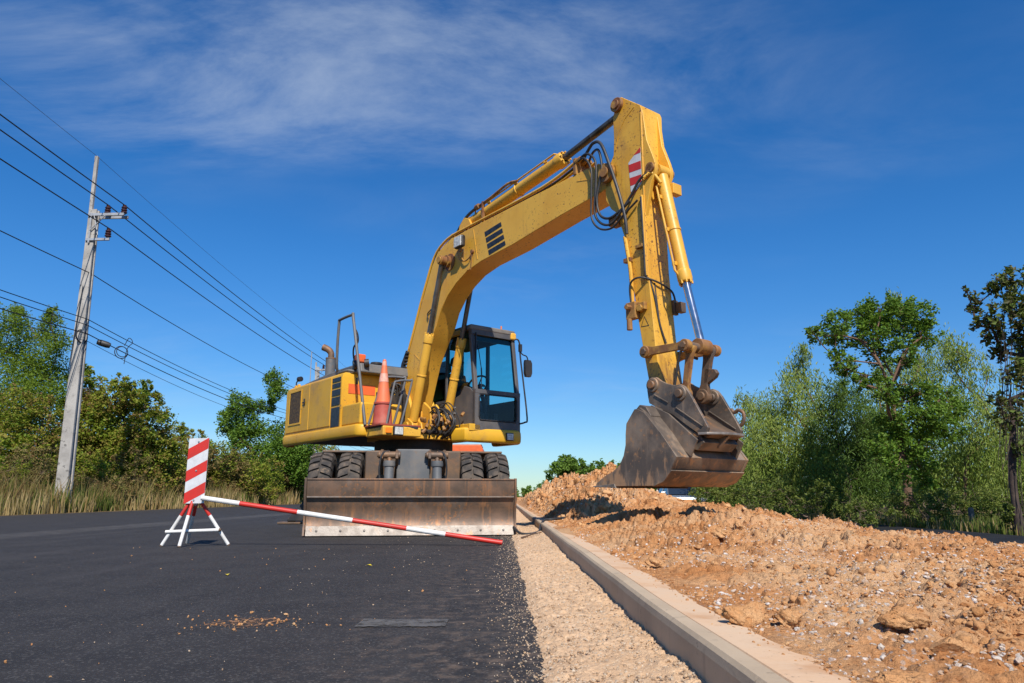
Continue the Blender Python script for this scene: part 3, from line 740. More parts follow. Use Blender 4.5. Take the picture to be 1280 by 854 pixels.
# front boxes
c = MB(); c.box((-.11, -1.175, 1.46), (.50, -.50, 1.78)); c.build('fuel_tank', YB, ex, .035, segs=3)
c = MB(); c.prism([(.30, 1.36), (.30, 1.80), (.42, 1.86), (.62, 1.74), (.66, 1.36)], -.10, -.06); c.prism([(.30, 1.36), (.30, 1.82), (.45, 1.84), (.60, 1.66), (.64, 1.36)], .10, .14); c.box((.28, -.12, 1.40), (.40, .16, 1.72)); c.build('manifold_bracket', Y_, ex, .01)
c = MB(); c.box((-.118, -.48, 1.46), (.10, -.18, 1.98)); c.box((-.5, -.3, 1.40), (.1, .3, 1.9)); c.build('valve_housing', M['under'], ex, .01)
c = MB()
for i in range(12):
    a = Vector((random.uniform(-.05, .15), random.uniform(-.50, -.28), random.uniform(1.9, 2.15)))
    c.tube([a, a+Vector((.08, .02, .1)), a+Vector((.1, .08, .02)), a+Vector((.05, .1, -.25))], random.choice((.012, .016, .02)), 6, smooth=4)
    c.lathe([(.0, -.03), (.03, -.03), (.03, .03), (0, .03)], a, (1, .3, .2), 6)
c.build('valve_fittings', M['rubber_hose'], ex)
c = MB(); c.box((.53, -1.13, 1.405), (1.04, -.50, 1.432)); c.build('front_step', M['deep_red'], ex, .006)
c = MB(); c.box((.54, -1.10, 1.27), (1.055, -.50, 1.404)); c.build('front_bracket', Y_, ex, .02)
c = MB(); c.box((1.05, -1.06, 1.30), (1.075, -.97, 1.38)); c.build('indicator_light', M['amber'], ex, .01)
def lamp(name, a, b, parent=ex, lensmat='lens'):
    c = MB(); c.box(a, b); o = c.build(name, M['dark'], parent, .012)
    x1 = b[0]; c = MB(); c.box((x1-.004, a[1]+.012, a[2]+.012), (x1+.006, b[1]-.012, b[2]-.012)); c.build('lens', M[lensmat], o, .006); return o
lamp('headlight', (1.05, -.955, 1.275), (1.10, -.805, 1.40))
lamp('headlight', (1.12, .90, 1.28), (1.19, 1.04, 1.40))
# grab rails by the step
c = MB()
for l0 in (-1.0, -.66):
    pass
c.tube([(.74, -1.16, 1.43), (.80, -1.0, 2.05), (.83, -.93, 2.11), (.86, -.72, 2.115), (.87, -.68, 2.07), (.82, -.82, 1.43)], .017, 8, smooth=4)
c.tube([(1.0, -1.02, 1.43), (1.0, -.93, 1.95), (1.0, -.88, 2.03), (1.0, -.68, 2.06), (1.0, -.65, 2.02), (1.0, -.80, 1.43)], .016, 8, smooth=4)
c.build('grab_rail', M['grey_paint'], ex, ang=60)
# tall guard rail
c = MB(); c.tube([(-.62, -1.02, 2.36), (-.57, -1.08, 2.42), (-.50, -1.12, 2.75), (-.455, -1.13, 3.10), (-.42, -1.13, 3.15), (-.0, -1.13, 3.145), (.035, -1.13, 3.10), (.30, -1.13, 2.3), (.58, -1.13, 1.44)], .022, 10, smooth=3)
c.tube([(-.62, -1.02, 2.36), (-.5, -1.06, 2.33), (-.15, -1.08, 2.32), (-.12, -.95, 2.30)], .02, 8, smooth=3)
c.build('guard_rail', M['grey_paint'], ex, ang=60)
# grey cover, exhaust, beacon, fittings on top
c = MB(); c.prism([(-2.12, 2.27), (-2.10, 2.36), (-1.4, 2.40), (-.7, 2.43), (.02, 2.43), (.06, 2.28)], -.98, .95); c.build('top_cover', M['grey_paint'], ex, .03)
c = MB(); c.box((-.9, -.9, 2.43), (-.1, .2, 2.455)); c.cyl((-.4, -.7, 2.45), (-.4, -.7, 2.50), .07); c.cyl((-.15, -.62, 2.45), (-.15, -.62, 2.49), .09); c.build('hatch', M['dark'], ex, .01)
c = MB(); c.cyl((-2.02, -.55, 2.36), (-2.02, -.55, 2.84), .088, 24); eh = c.build('exhaust', M['grey_paint'], ex, .008)
c = MB(); c.tube([(-2.02, -.55, 2.82), (-2.02, -.55, 2.93), (-2.05, -.59, 3.0), (-2.12, -.66, 3.05)], [.055, .055, .057, .06], 18, smooth=4); c.lathe([(.092, -.012), (.092, .012)], (-2.02, -.55, 2.84), (0, 0, 1), 24); c.build('exhaust_tip', M['brown_steel'], eh, ang=50)
c = MB(); c.cyl((-2.14, -.86, 2.3), (-2.14, -.86, 2.95), .008, 6); c.build('aerial', M['steel_arm'], ex)
c = MB(); c.tube([(-2.3, -1.03, 2.28), (-2.32, -1.03, 2.4), (-2.27, -1.0, 2.46)], .012, 6, smooth=3); c.lathe([(0, -.04), (.045, -.035), (.045, .035), (0, .04)], (-2.25, -1.0, 2.46), (1, .2, 0), 12); c.build('camera_bracket', M['dark'], ex)
c = MB(); c.tube([(-.22, -.95, 2.45), (-.24, -.97, 2.60), (-.16, -1.0, 2.70), (.0, -1.02, 2.74), (.03, -1.04, 2.84), (-.0, -1.06, 2.92)], .013, 7, smooth=5)
c.cyl((-.12, -1.02, 2.40), (-.10, -.96, 2.41), .075, 16); c.cyl((.05, -.92, 2.42), (.08, -.86, 2.43), .06, 16); c.build('mirror_rod', M['dark'], ex)
c = MB(); c.box((-.20, -.98, 2.45), (-.06, -.84, 2.58)); c.build('beacon', M['orange'], ex, .02)
for q in ((-2.2, -1.08), (-2.02, -1.1)): c = MB(); c.box((q[0]-.03, q[1]-.02, 2.27), (q[0]+.03, q[1]+.02, 2.33)); c.build('lifting_lug', Y_, ex, .008)

# ---- boom foot bracket and centre hoses
c = MB()
for l0 in (-.225, .175): c.prism([(-.45, 1.40), (.40, 1.30), (.60, 1.35), (.45, 1.62), (.30, 1.72), (.15, 2.0), (-.1, 2.0), (-.3, 1.8)], l0, l0+.05)
c.box((-.4, -.6, 1.28), (.72, .6, 1.36))
for s_ in (-1, 1):
    for q in (-.09, .06): c.prism([(.26, 1.33), (.28, 1.52), (.44, 1.60), (.58, 1.52), (.64, 1.33)], s_*.29+q, s_*.29+q+.03)
    c.cyl((.44, s_*.29-.11, 1.50), (.44, s_*.29+.11, 1.50), .04, 16)
c.build('boom_bracket', Y_, ex, .012)
rr = random.Random(3)
for i in range(17):
    c = MB(); l = rr.uniform(-.20, .30); u0 = rr.uniform(.35, .75); zt = rr.uniform(1.62, 1.86)
    c.tube([(u0-.25, l*.7, 1.6), (u0-.02, l*.8, zt), (u0+.16, l, zt-.07), (u0+.22, l+rr.uniform(-.08, .08), 1.50), (u0+.1, l+rr.uniform(-.12, .12), 1.34), (u0-.1, l*.5, 1.28)], rr.choice((.009, .012, .015)), 7, smooth=5); c.build('hydraulic_hose', M['rubber_hose'], ex, ang=60)
for i in range(22):
    c = MB(); p = Vector((rr.uniform(.6, .95), rr.uniform(-.36, .36), rr.uniform(1.36, 1.66))); c.lathe([(0, -.03), (.024, -.03), (.026, 0), (.02, .04), (0, .04)], p, (rr.uniform(-1, 1), rr.uniform(-1, 1), 1), 7); c.build('hose_fitting', M['yellow_worn'], ex)

# ---- boom
top = [(-.20, 1.62), (-.17, 1.95), (-.02, 2.31), (.06, 2.61), (.22, 2.93), (.43, 3.38), (.62, 3.74), (.73, 3.94), (.86, 4.09), (1.04, 4.18), (1.25, 4.225), (1.6, 4.235), (2.0, 4.24), (3.06, 4.25), (4.12, 4.25), (4.40, 4.22), (4.60, 4.12)]
bot = [(4.62, 3.98), (4.50, 3.90), (4.30, 3.87), (3.68, 3.82), (2.71, 3.71), (2.01, 3.67), (1.67, 3.61), (1.40, 3.50), (1.18, 3.36), (1.0, 3.18), (.88, 2.95), (.68, 2.70), (.5, 2.45), (.32, 2.0), (.22, 1.72), (.12, 1.55), (-.06, 1.50)]
top = [(a-(.03 if a < 3.5 else 0), b) for a, b in top]; bot = [(a-(.03 if a < 3.5 else 0), b) for a, b in bot]
c = MB(); c.prism(top + bot, -.17, .17)
boom = c.build('boom', Y_, ex, .008, ang=25)
c = MB()
for l in (-.185, .165): c.lathe([(0, 0), (.13, 0), (.13, .02), (0, .02)], (1.20, l, 3.86), (0, 1, 0), 28)
c.cyl((1.17, -.36, 3.87), (1.17, .36, 3.87), .05, 20)
for l in (-.235, .165): c.lathe([(0, 0), (.095, 0), (.08, .07), (0, .07)], (1.17, l, 3.87), (0, 1, 0), 24)
c.build('cylinder_pin', M['yellow_worn'], boom, .004)
c = MB(); c.lathe([(0, -.005), (.11, -.005), (.11, .44), (0, .44)], (4.47, -.22, 4.06), (0, 1, 0), 28); c.lathe([(0, 0), (.06, 0), (.06, .03), (0, .03)], (4.47, -.25, 4.06), (0, 1, 0), 16); c.build('tip_pin', M['yellow_worn'], boom, .004)
c = MB()   # raised reinforcement plates and weld seam on the visible flank
c.prism([(1.78, 4.19), (1.80, 4.19), (1.91, 3.72), (1.89, 3.72)], -.174, -.17)
c.prism([(.22, 2.62), (.235, 2.62), (.52, 2.42), (.51, 2.41)], -.174, -.17)
c.prism([(3.95, 4.15), (3.96, 4.16), (4.33, 4.07), (4.33, 4.055)], -.174, -.17)
c.build('weld_seam', Y_, boom)
u0 = 2.07
for i in range(4):
    c = MB(); z1 = 4.085-i*.098; du = i*.030
    c.prism([(u0+du, z1-.012), (u0+du+.375, z1+.020), (u0+du+.395, z1-.042), (u0+du+.020, z1-.084)], -.1735, -.17); c.build('stripe_decal', M['decal'], boom)
c = MB(); c.prism([(2.75, 1), (3.55, 1), (3.55, 1.05), (2.75, 1.05)], 0, .001)
# work light
wl = MB(); wl.box((1.48, -.30, 3.955), (1.69, -.225, 4.135)); w_o = wl.build('work_light', M['dark'], boom, .03, segs=3)
w2 = MB(); w2.box((1.495, -.310, 3.968), (1.675, -.292, 4.122)); w2.build('lens', M['lens'], w_o, .02, segs=3)
w3 = MB(); w3.tube([(1.59, -.25, 3.97), (1.59, -.25, 3.90)], .02, 8); w3.tube([(1.59, -.20, 3.90), (1.55, -.20, 3.84), (1.62, -.20, 3.76), (1.74, -.20, 3.78), (1.79, -.19, 3.85)], .009, 6, smooth=5); w3.tube([(1.47, -.185, 4.04), (1.43, -.19, 3.95), (1.47, -.19, 3.83), (1.58, -.19, 3.77)], .007, 6, smooth=5); w3.tube([(1.79, -.19, 3.85), (1.76, -.185, 3.6), (1.66, -.18, 3.62)], .006, 5)
w3.lathe([(0, 0), (.03, 0), (.03, .03), (0, .03)], (1.79, -.2, 3.86), (0, 1, 0), 10); w3.build('light_bracket', M['yellow_worn'], w_o)
# loose cable and grease lines on the lower flank
c = MB(); c.tube([(1.10, -.18, 3.84), (.92, -.185, 3.70), (.95, -.185, 3.52), (.80, -.185, 3.45), (.78, -.185, 3.27), (.62, -.185, 3.19), (.64, -.185, 3.1)], .009, 6, smooth=6)
c.tube([(.80, -.18, 3.42), (.74, -.182, 3.2), (.66, -.182, 2.98), (.80, -.182, 3.12)], .007, 6, smooth=6); c.build('grease_line', M['rubber_hose'], boom)
# pipes on the back of the boom
def offset(pts, d):
    P = [Vector(p) for p in pts]; out = []
    for i, p in enumerate(P):
        t = (P[min(i+1, len(P)-1)]-P[max(i-1, 0)]).normalized(); out.append((p.x - t.y*d, p.y + t.x*d))
    return out
back = top[3:16]
for l, d, m, r_ in ((-.16, .045, Y_, .020), (-.10, .05, M['rubber_hose'], .017), (-.05, .045, Y_, .020), (.08, .05, Y_, .020), (.15, .045, Y_, .018)):
    q = offset(back[:-2], d); c = MB(); q = [(a, b) for a, b in q if a < 3.3] + [(3.45, 4.30+.02), (3.75, 4.37), (4.02, 4.44)]; c.tube([(a, l, b) for a, b in q], r_, 8, smooth=2); c.build('hydraulic_pipe', m, boom, ang=60)
for i in (2, 5, 7, 8, 9):
    c = MB(); a, b = back[min(i, len(back)-1)]; c.box((a-.025, -.165, b-.02), (a+.025, .165, b+.075)); c.build('pipe_clamp', M['yellow_worn'], boom, .006)
c = MB(); c.tube([(-.10, -.20, 2.30), (-.06, -.19, 2.5), (.02, -.16, 2.70)], .04, 8); 
for k in range(7): c.box((-.09+k*.018, -.215, 2.32+k*.055), (-.03+k*.018, -.12, 2.345+k*.055))
c.build('pipe_clamp', M['dark'], boom, .004)
# hoses over the boom tip to the arm
c = MB()
c.tube([(3.98, -.10, 4.42), (4.12, -.14, 4.49), (4.28, -.20, 4.51), (4.42, -.22, 4.43), (4.56, -.23, 4.10), (4.68, -.23, 3.74), (4.75, -.22, 3.44), (4.76, -.21, 3.24)], .019, 9, smooth=6)
c.tube([(3.98, .0, 4.42), (4.16, -.10, 4.46), (4.36, -.20, 4.38), (4.42, -.22, 4.1), (4.34, -.23, 3.8), (4.38, -.23, 3.58), (4.52, -.23, 3.49), (4.68, -.22, 3.53), (4.82, -.21, 3.60)], .015, 9, smooth=6)
c.tube([(3.98, -.16, 4.42), (4.16, -.20, 4.42), (4.31, -.21, 4.26), (4.32, -.22, 3.95), (4.29, -.22, 3.64), (4.38, -.22, 3.48), (4.54, -.22, 3.42), (4.70, -.22, 3.52), (4.84, -.21, 3.66), (4.96, -.20, 3.80), (5.06, -.19, 3.84)], .014, 9, smooth=6)
c.tube([(3.98, -.17, 4.40), (4.12, -.20, 4.38), (4.24, -.21, 4.18), (4.24, -.22, 3.85), (4.24, -.22, 3.58), (4.36, -.22, 3.42), (4.55, -.22, 3.37), (4.72, -.22, 3.46), (4.92, -.2, 3.58)], .012, 9, smooth=6)
c.build('arm_hose', M['rubber_hose'], boom, ang=60)
c = MB()
for l in (-.16, -.08, 0): c.lathe([(0, -.05), (.035, -.05), (.035, .0), (.028, .05), (0, .05)], (3.98, l, 4.42), (1, 0, .3), 8)
c.box((3.9, -.18, 4.25), (3.95, .13, 4.46)); c.build('hose_fitting', M['yellow_worn'], boom, .004)

# ---- arm
arm_poly = [(4.62, 4.88), (4.70, 4.92), (4.98, 4.69), (5.00, 4.64), (4.99, 3.60), (5.0, 2.81), (5.06, 1.95), (5.11, 1.56), (5.11, 1.46), (5.03, 1.43), (4.97, 1.50),
            (4.90, 1.90), (4.84, 2.27), (4.76, 2.80), (4.69, 3.22), (4.58, 3.55), (4.50, 3.62), (4.42, 3.75), (4.42, 4.05), (4.56, 4.25), (4.575, 4.45), (4.57, 4.70)]
c = MB(); c.prism(arm_poly, -.17, .17); arm = c.build('arm', M['yellow_arm'], ex, .008, ang=25)
c = MB()       # cylinder bracket flanges on the outer face, corner ribs
for l in (-.165, .085): c = MB(); c.prism([(4.99, 4.66), (5.01, 4.60), (5.05, 4.25), (5.13, 4.02), (5.155, 3.93), (5.15, 3.84), (5.09, 3.74), (4.98, 3.35)], l, l+.05); c.build('cylinder_bracket', Y_, arm, .008)
c = MB(); c.cyl((5.09, -.19, 3.90), (5.09, .15, 3.90), .04, 18); 
for l in (-.19, .13): c.lathe([(0, 0), (.058, 0), (.058, .03), (0, .03)], (5.09, l, 3.90), (0, 1, 0), 22)
c.build('pin', M['yellow_worn'], arm, .004)
c = MB(); c.lathe([(0, 0), (.085, 0), (.085, .42), (0, .42)], (4.655, -.21, 4.83), (0, 1, 0), 24); c.lathe([(0, 0), (.055, 0), (.055, .02), (0, .02)], (4.655, -.23, 4.83), (0, 1, 0), 16); c.build('pin_boss', M['yellow_worn'], arm, .006)
c = MB(); c.prism([(4.985, 1.95+.7), (4.999, 1.95+.7), (4.992, 3.6), (4.992, 4.6), (4.978, 4.6), (4.978, 3.6)], -.176, -.17); 
c.strip([(4.60, 4.30), (4.66, 4.50), (4.76, 4.62), (4.90, 4.70)], .008, -.175, -.17); c.build('edge_strip', Y_, arm, .002)
def stripe_sheet(poly, l, th, mats, bands, name, parent, flip=1):
    """striped plate: white plate plus bands cut by its outline; poly in (u,z)"""
    c = MB(); c.mat(0).prism(poly, l-th, l); c.mat(1)
    for band in bands: c.prism(band, l-th-.0012, l-th)
    return c.build(name, mats, parent)
S = [(4.765, 4.10), (4.80, 4.14), (4.915, 4.13), (4.915, 3.76), (4.80, 3.665)]
S = [(4.775, 4.07), (4.915, 4.18), (4.915, 3.765), (4.80, 3.675)]
stripe_sheet([(4.785, 4.07), (4.965, 4.19), (4.965, 3.765), (4.81, 3.655)], -.17, .003, [M['reflective_white'], M['red']],
             [[(4.865, 4.13), (4.965, 4.19), (4.965, 4.125)], [(4.787, 4.045), (4.965, 4.03), (4.965, 3.935), (4.793, 3.95)],
              [(4.797, 3.885), (4.965, 3.87), (4.965, 3.80), (4.965, 3.785), (4.803, 3.79)], [(4.808, 3.72), (4.90, 3.715), (4.81, 3.655)]], 'hazard_sign', arm)
c = MB(); t3 = [(5.0-.075, 2.30), (4.875, 2.19), (4.985, 2.185)]     # worn warning triangle
cx_, cz_ = sum(p[0] for p in t3)/3, sum(p[1] for p in t3)/3
for i in range(3):
    a, b = t3[i], t3[(i+1) % 3]; f = .84
    c.prism([a, b, (cx_+(b[0]-cx_)*f, cz_+(b[1]-cz_)*f), (cx_+(a[0]-cx_)*f, cz_+(a[1]-cz_)*f)], -.172, -.1702)
c.build('warning_triangle', M['decal'], arm)
c = MB()      # valve and pipe run on the flank
c.tube([(4.72, -.20, 3.22), (4.74, -.2, 3.1), (4.79, -.205, 2.8), (4.80, -.205, 2.45)], .022, 8, smooth=4)
c.tube([(4.97, -.19, 3.62), (4.98, -.19, 3.3), (4.99, -.19, 2.75), (4.99, -.185, 2.72)], .016, 8)
c.build('hydraulic_pipe', Y_, arm)
c = MB(); c.tube([(4.97, -.20, 3.60), (4.985, -.2, 3.0), (4.99, -.2, 2.72), (5.0, -.16, 2.68), (5.03, -.12, 2.5), (5.05, -.08, 2.2), (5.07, -.02, 2.0)], .012, 7, smooth=4)
c.tube([(4.80, -.21, 2.35), (4.80, -.24, 2.58), (4.84, -.25, 2.68), (4.95, -.23, 2.70), (5.04, -.1, 2.66), (5.04, .14, 2.60), (5.04, .2, 2.5)], .011, 7, smooth=4)
c.tube([(5.01, -.09, 2.65), (5.05, -.05, 1.9), (5.09, -.05, 1.6)], .011, 7)
c.tube([(5.12, .02, 1.55), (5.22, .02, 1.9), (5.32, .04, 1.84), (5.40, .05, 1.80)], .014, 7, smooth=5)
c.build('arm_hose', M['rubber_hose'], arm, ang=60)
c = MB(); c.box((4.74, -.25, 2.28), (4.87, -.17, 2.46)); c.box((4.87, -.22, 2.36), (4.97, -.17, 2.44)); c.lathe([(0, -.06), (.032, -.06), (.03, .06), (0, .06)], (4.79, -.25, 2.22), (0, 0, 1), 8)
c.lathe([(0, -.04), (.04, -.04), (.04, .04), (0, .04)], (4.91, -.2, 2.38), (0, 1, 0), 6); c.lathe([(0, -.05), (.03, -.05), (.03, .05), (0, .05)], (4.80, -.26, 2.4), (0, 1, 0), 6)
c.build('valve', M['yellow_worn'], arm, .006)
for a_, b_ in (((4.70, -.22, 2.92), (4.80, -.17, 2.97)), ((4.87, -.21, 3.04), (4.97, -.17, 3.08)), ((4.50, -.22, 3.40), (4.62, -.10, 3.50))): c = MB(); c.box(a_, b_); c.build('pipe_clamp', M['yellow_worn'], arm, .006)
c = MB(); c.box((5.02, .15, 2.34), (5.06, .22, 2.50)); c.box((5.06, .17, 2.36), (5.13, .26, 2.47)); c.build('hose_guard', M['brown_steel'], arm, .006)

# ---- cylinders
def hyd(name, a, split, b, r, rr_, mat=Y_, rodmat='chrome', pipe=None, endw=.10):
    """barrel from a to split, rod on to b"""
    a = Vector(a); s_ = Vector(split); b = Vector(b); d = (b-a).normalized()
    c = MB(); c.cyl(a + d*.06, s_, r, 26); c.lathe([(r, -.13), (r*1.14, -.12), (r*1.16, -.03), (r*1.05, 0), (rr_*1.3, .012)], s_, d, 26)
    c.lathe([(r, -.012), (r*1.12, -.010), (r*1.12, .010), (r, .012)], a + (s_-a)*.55, d, 26)
    c.lathe([(0, -endw/2), (r*1.05, -endw/2), (r*1.05, endw/2), (0, endw/2)], a, (0, 1, 0), 22)
    for k in range(8):
        an = k*math.pi/4; up = Vector((0, 1, 0)); o2 = d.cross(up).normalized()
        p = s_ + (up*math.cos(an) + o2*math.sin(an))*r*.95; c.cyl(p-d*.02, p+d*.03, .012, 6)
    if pipe:
        side = Vector(pipe); c.tube([a+d*.16+side*r*.8, a+d*.2+side*(r+.035), s_-d*.12+side*(r+.035), s_-d*.06+side*r*.9], .013, 7)
        for t in (.25, .55, .85): c.box(tuple(a+(s_-a)*t+side*(r+.02)-Vector((.02, .02, .02))), tuple(a+(s_-a)*t+side*(r+.02)+Vector((.02, .02, .02))))
    o = c.build(name, mat, ex, .003, ang=30)
    c = MB(); c.cyl(s_, b, rr_, 22); c.build('rod', M[rodmat], o)
    c = MB(); c.lathe([(0, -endw/2), (rr_*1.9, -endw/2), (rr_*1.9, endw/2), (0, endw/2)], b, (0, 1, 0), 22); c.build('rod_eye', M['yellow_worn'], o, .004)
    return o
for l in (-.29, .29): hyd('boom_cylinder', (.44, l, 1.50), (.85, l, 2.80), (1.17, l, 3.87), .066, .036, rodmat='dark_chrome')
hyd('arm_cylinder', (1.50, 0, 4.42), (3.56, 0, 4.66), (4.655, 0, 4.83+.02), .085, .045, pipe=(0, -.6, .8), rodmat='dark_chrome')
hyd('bucket_cylinder', (5.09, 0, 3.90), (5.345, 0, 2.60), (5.50, 0, 1.90), .066, .040, pipe=(-.3, -.95, 0), endw=.16)
c = MB()
for l in (-.11, .07): c.prism([(1.30, 4.2), (1.34, 4.40), (1.46, 4.50), (1.58, 4.44), (1.72, 4.2)], l, l+.04)
c.build('cylinder_bracket', Y_, boom, .006)
c = MB(); c.tube([(1.12, -.06, 4.2), (1.25, -.08, 4.34), (1.5, -.09, 4.50), (1.75, -.09, 4.56)], .022, 8, smooth=4); c.build('arm_hose', M['rubber_hose'], boom)
c = MB(); c.tube([(1.75, -.09, 4.56), (2.1, -.09, 4.60), (2.5, -.10, 4.66), (2.7, -.08, 4.64)], .018, 8, smooth=3); c.lathe([(0, -.04), (.04, -.04), (.04, .04), (0, .04)], (1.78, -.09, 4.565), (1, 0, .1), 8)
c.box((1.9, -.11, 4.30), (1.93, -.07, 4.60)); c.build('hydraulic_pipe', M['yellow_worn'], boom)
c = MB(); c.tube([(5.16, -.09, 3.72), (5.10, -.16, 3.84), (5.02, -.20, 3.80)], .02, 8, smooth=3); c.box((5.12, .06, 3.64), (5.2, .20, 3.76)); c.build('port_block', Y_, arm, .01)

# ---- linkage
def link(name, a, b, l, w, ra, rb, th, mat):
    a = Vector(a); b = Vector(b); d = (b-a).normalized(); n_ = Vector((-d.y, d.x)); P = []
    for k in range(9):
        an = math.pi/2 + math.pi*k/8; P.append(a + (d*math.cos(an) + n_*math.sin(an))*ra)
    P += [a + d*ra*1.5 - n_*w, b - d*rb*1.5 - n_*w*.9]
    for k in range(9):
        an = -math.pi/2 + math.pi*k/8; P.append(b + (d*math.cos(an) + n_*math.sin(an))*rb)
    P += [b - d*rb*1.5 + n_*w*.9, a + d*ra*1.5 + n_*w]
    c = MB(); c.prism([tuple(p) for p in P], l-th/2, l+th/2)
    for q, rq in ((a, ra), (b, rb)):
        c.lathe([(0, -th*.85), (rq*.9, -th*.85), (rq*.97, -th*.7), (rq*.97, th*.7), (rq*.9, th*.85), (0, th*.85)], (q.x, l, q.y), (0, 1, 0), 24)
    o = c.build(name, mat, ex, .006)
    for q, rq in ((a, ra), (b, rb)): c = MB(); c.lathe([(0, -.018-th*.85), (rq*.5, -.018-th*.85), (rq*.58, -.008-th*.85), (rq*.58, .0)], (q.x, l, q.y), (0, 1, 0), 6 if rq < .07 else 18); c.build('pin', M['brown_steel'], o)
    return o
for l in (-.25, .20): link('side_link', (5.00, 1.895), (5.50, 1.885), l, .040, .064, .060, .045, M['yellow_worn'])
link('bucket_link', (5.49, 1.87), (5.40, 1.43), -.165, .036, .055, .065, .045, M['yellow_worn'])
link('bucket_link', (5.49, 1.87), (5.40, 1.43), .12, .045, .060, .075, .05, M['brown_steel'])
c = MB(); c.prism([(5.47, 1.70), (5.56, 1.68), (5.585, 1.64), (5.56, 1.60), (5.47, 1.55), (5.42, 1.55), (5.44, 1.70)], .095, .145); c.build('link_lug', M['brown_steel'], ex, .008)
c = MB(); c.cyl((5.50, -.27, 1.885), (5.50, .24, 1.885), .042, 18); c.cyl((5.00, -.24, 1.895), (5.00, .2, 1.895), .036, 16)
for l in (-.06, .06): c.lathe([(0, 0), (.060, 0), (.060, .04), (0, .04)], (5.50, l, 1.885), (0, 1, 0), 20)
c.build('linkage_pin', M['brown_steel'], ex)

# ---- bucket
bk = empty('bucket', (5.07, 0, 1.5), 0, ex); OB = Vector((-5.07, 0, -1.5)); MBk = Matrix.Translation(OB)
W = .55
shell = [(4.54, .565), (4.80, .560), (5.30, .575), (5.40, .625), (5.49, .71), (5.555, .815), (5.40, 1.03), (5.22, 1.235), (5.13, 1.30), (5.04, 1.24)]
c = MB(); c.strip(shell, .028, -W+.02, W-.02); bshell = c.build('bucket_shell', M['bucket_steel'], bk, .003, M=MBk, ang=28)
sidep = [(4.535, .56), (4.545, .590), (4.66, .66), (4.78, .705), (4.87, .765), (4.925, .85), (4.955, .95), (4.96, 1.05), (4.975, 1.155), (5.03, 1.22), (5.085, 1.285), (5.115, 1.285), (5.205, 1.245), (5.40, 1.035), (5.57, .815), (5.50, .70), (5.41, .612), (5.30, .56)]
for l in (-W, W-.028):
    c = MB(); c.prism(sidep, l, l+.028); c.build('side_plate', M['bucket_steel'], bk, .004, M=MBk)
c = MB(); c.prism([(4.51, .556), (4.51, .566), (4.80, .584), (4.82, .545)], -W-.012, W+.012); c.build('cutting_edge', M['bright_edge'], bk, .003, M=MBk)
c = MB(); c.strip([(5.285, .566), (5.405, .608), (5.50, .70)], -.012, -W-.004, W+.004); c.build('wear_strip', M['bucket_steel'], bk, .002, M=MBk)
c = MB()     # raised box on the back under the hinge
c.prism([(5.10, 1.30), (5.10, 1.345), (5.30, 1.245), (5.62, 1.005), (5.66, .95), (5.58, .88), (5.5, .90), (5.2, 1.25)], -.26, .26)
c.prism([(5.06, 1.29), (5.11, 1.33), (5.19, 1.30), (5.25, 1.21), (5.2, 1.2), (5.13, 1.285)], -.50, .50)
for l in (-.36, .335): c.prism([(5.10, 1.30), (5.13, 1.335), (5.34, 1.235), (5.66, .97), (5.575, .82), (5.5, .88), (5.2, 1.24)], l, l+.022)
c.build('hinge_box', M['bucket_steel'], bk, .006, M=MBk)
ear = [(5.01, 1.50), (5.02, 1.57), (5.06, 1.61), (5.13, 1.62), (5.19, 1.575), (5.26, 1.54), (5.36, 1.51), (5.42, 1.515), (5.47, 1.49), (5.52, 1.43), (5.66, 1.19), (5.72, 1.08), (5.70, 1.03), (5.63, 1.015), (5.48, 1.115), (5.31, 1.235), (5.14, 1.31), (5.03, 1.37), (5.02, 1.42)]
for l in (-.27, .235):
    c = MB(); c.prism(ear, l, l+.035)
    for q in ((5.085, 1.545), (5.42, 1.425)): c.lathe([(.048, -.016), (.070, -.016), (.075, -.004), (.075, .05), (.048, .05)], (q[0], l, q[1]), (0, 1, 0), 26)
    c.strip([(5.10, 1.44), (5.27, 1.345)], .014, l-.012, l); c.strip([(5.36, 1.29), (5.66, 1.09)], .014, l-.012, l)
    eo = c.build('hinge_plate', M['bucket_steel'], bk, .005, M=MBk)
    for q in ((5.085, 1.545), (5.42, 1.425)): c = MB(); c.lathe([(0, -.04), (.036, -.04), (.044, -.03), (.044, .06), (0, .06)], (q[0], l, q[1]), (0, 1, 0), 22); c.build('pin', M['brown_steel'], eo, M=MBk)
c = MB(); c.prism([(5.20, 1.29), (5.22, 1.32), (5.52, 1.14), (5.72, 1.04), (5.74, 1.02), (5.66, .99), (5.50, 1.08)], -.235, .235)
c.build('cross_plate', M['yellow_worn_bucket'] if 'yellow_worn_bucket' in M else M['brown_steel'], bk, .01, M=MBk)
c = MB(); P = [(5.62, -.30), (5.71, -.28), (5.79, -.18), (5.82, 0), (5.79, .18), (5.71, .28), (5.62, .30)]
c.prism(P, 1.015, 1.04, 'z'); c.prism([(5.64, 1.015), (5.76, 1.015), (5.62, .90)], -.02, .02); c.build('front_lip', M['bright_edge'], bk, .006, M=MBk)
c = MB(); c.tube([(5.62, .27, 1.14), (5.69, .27, 1.13), (5.735, .27, 1.18), (5.73, .27, 1.25), (5.68, .27, 1.28), (5.63, .27, 1.26), (5.60, .27, 1.29), (5.57, .27, 1.26)], .018, 10, smooth=4); c.build('lifting_hook', M['brown_steel'], bk, M=MBk)

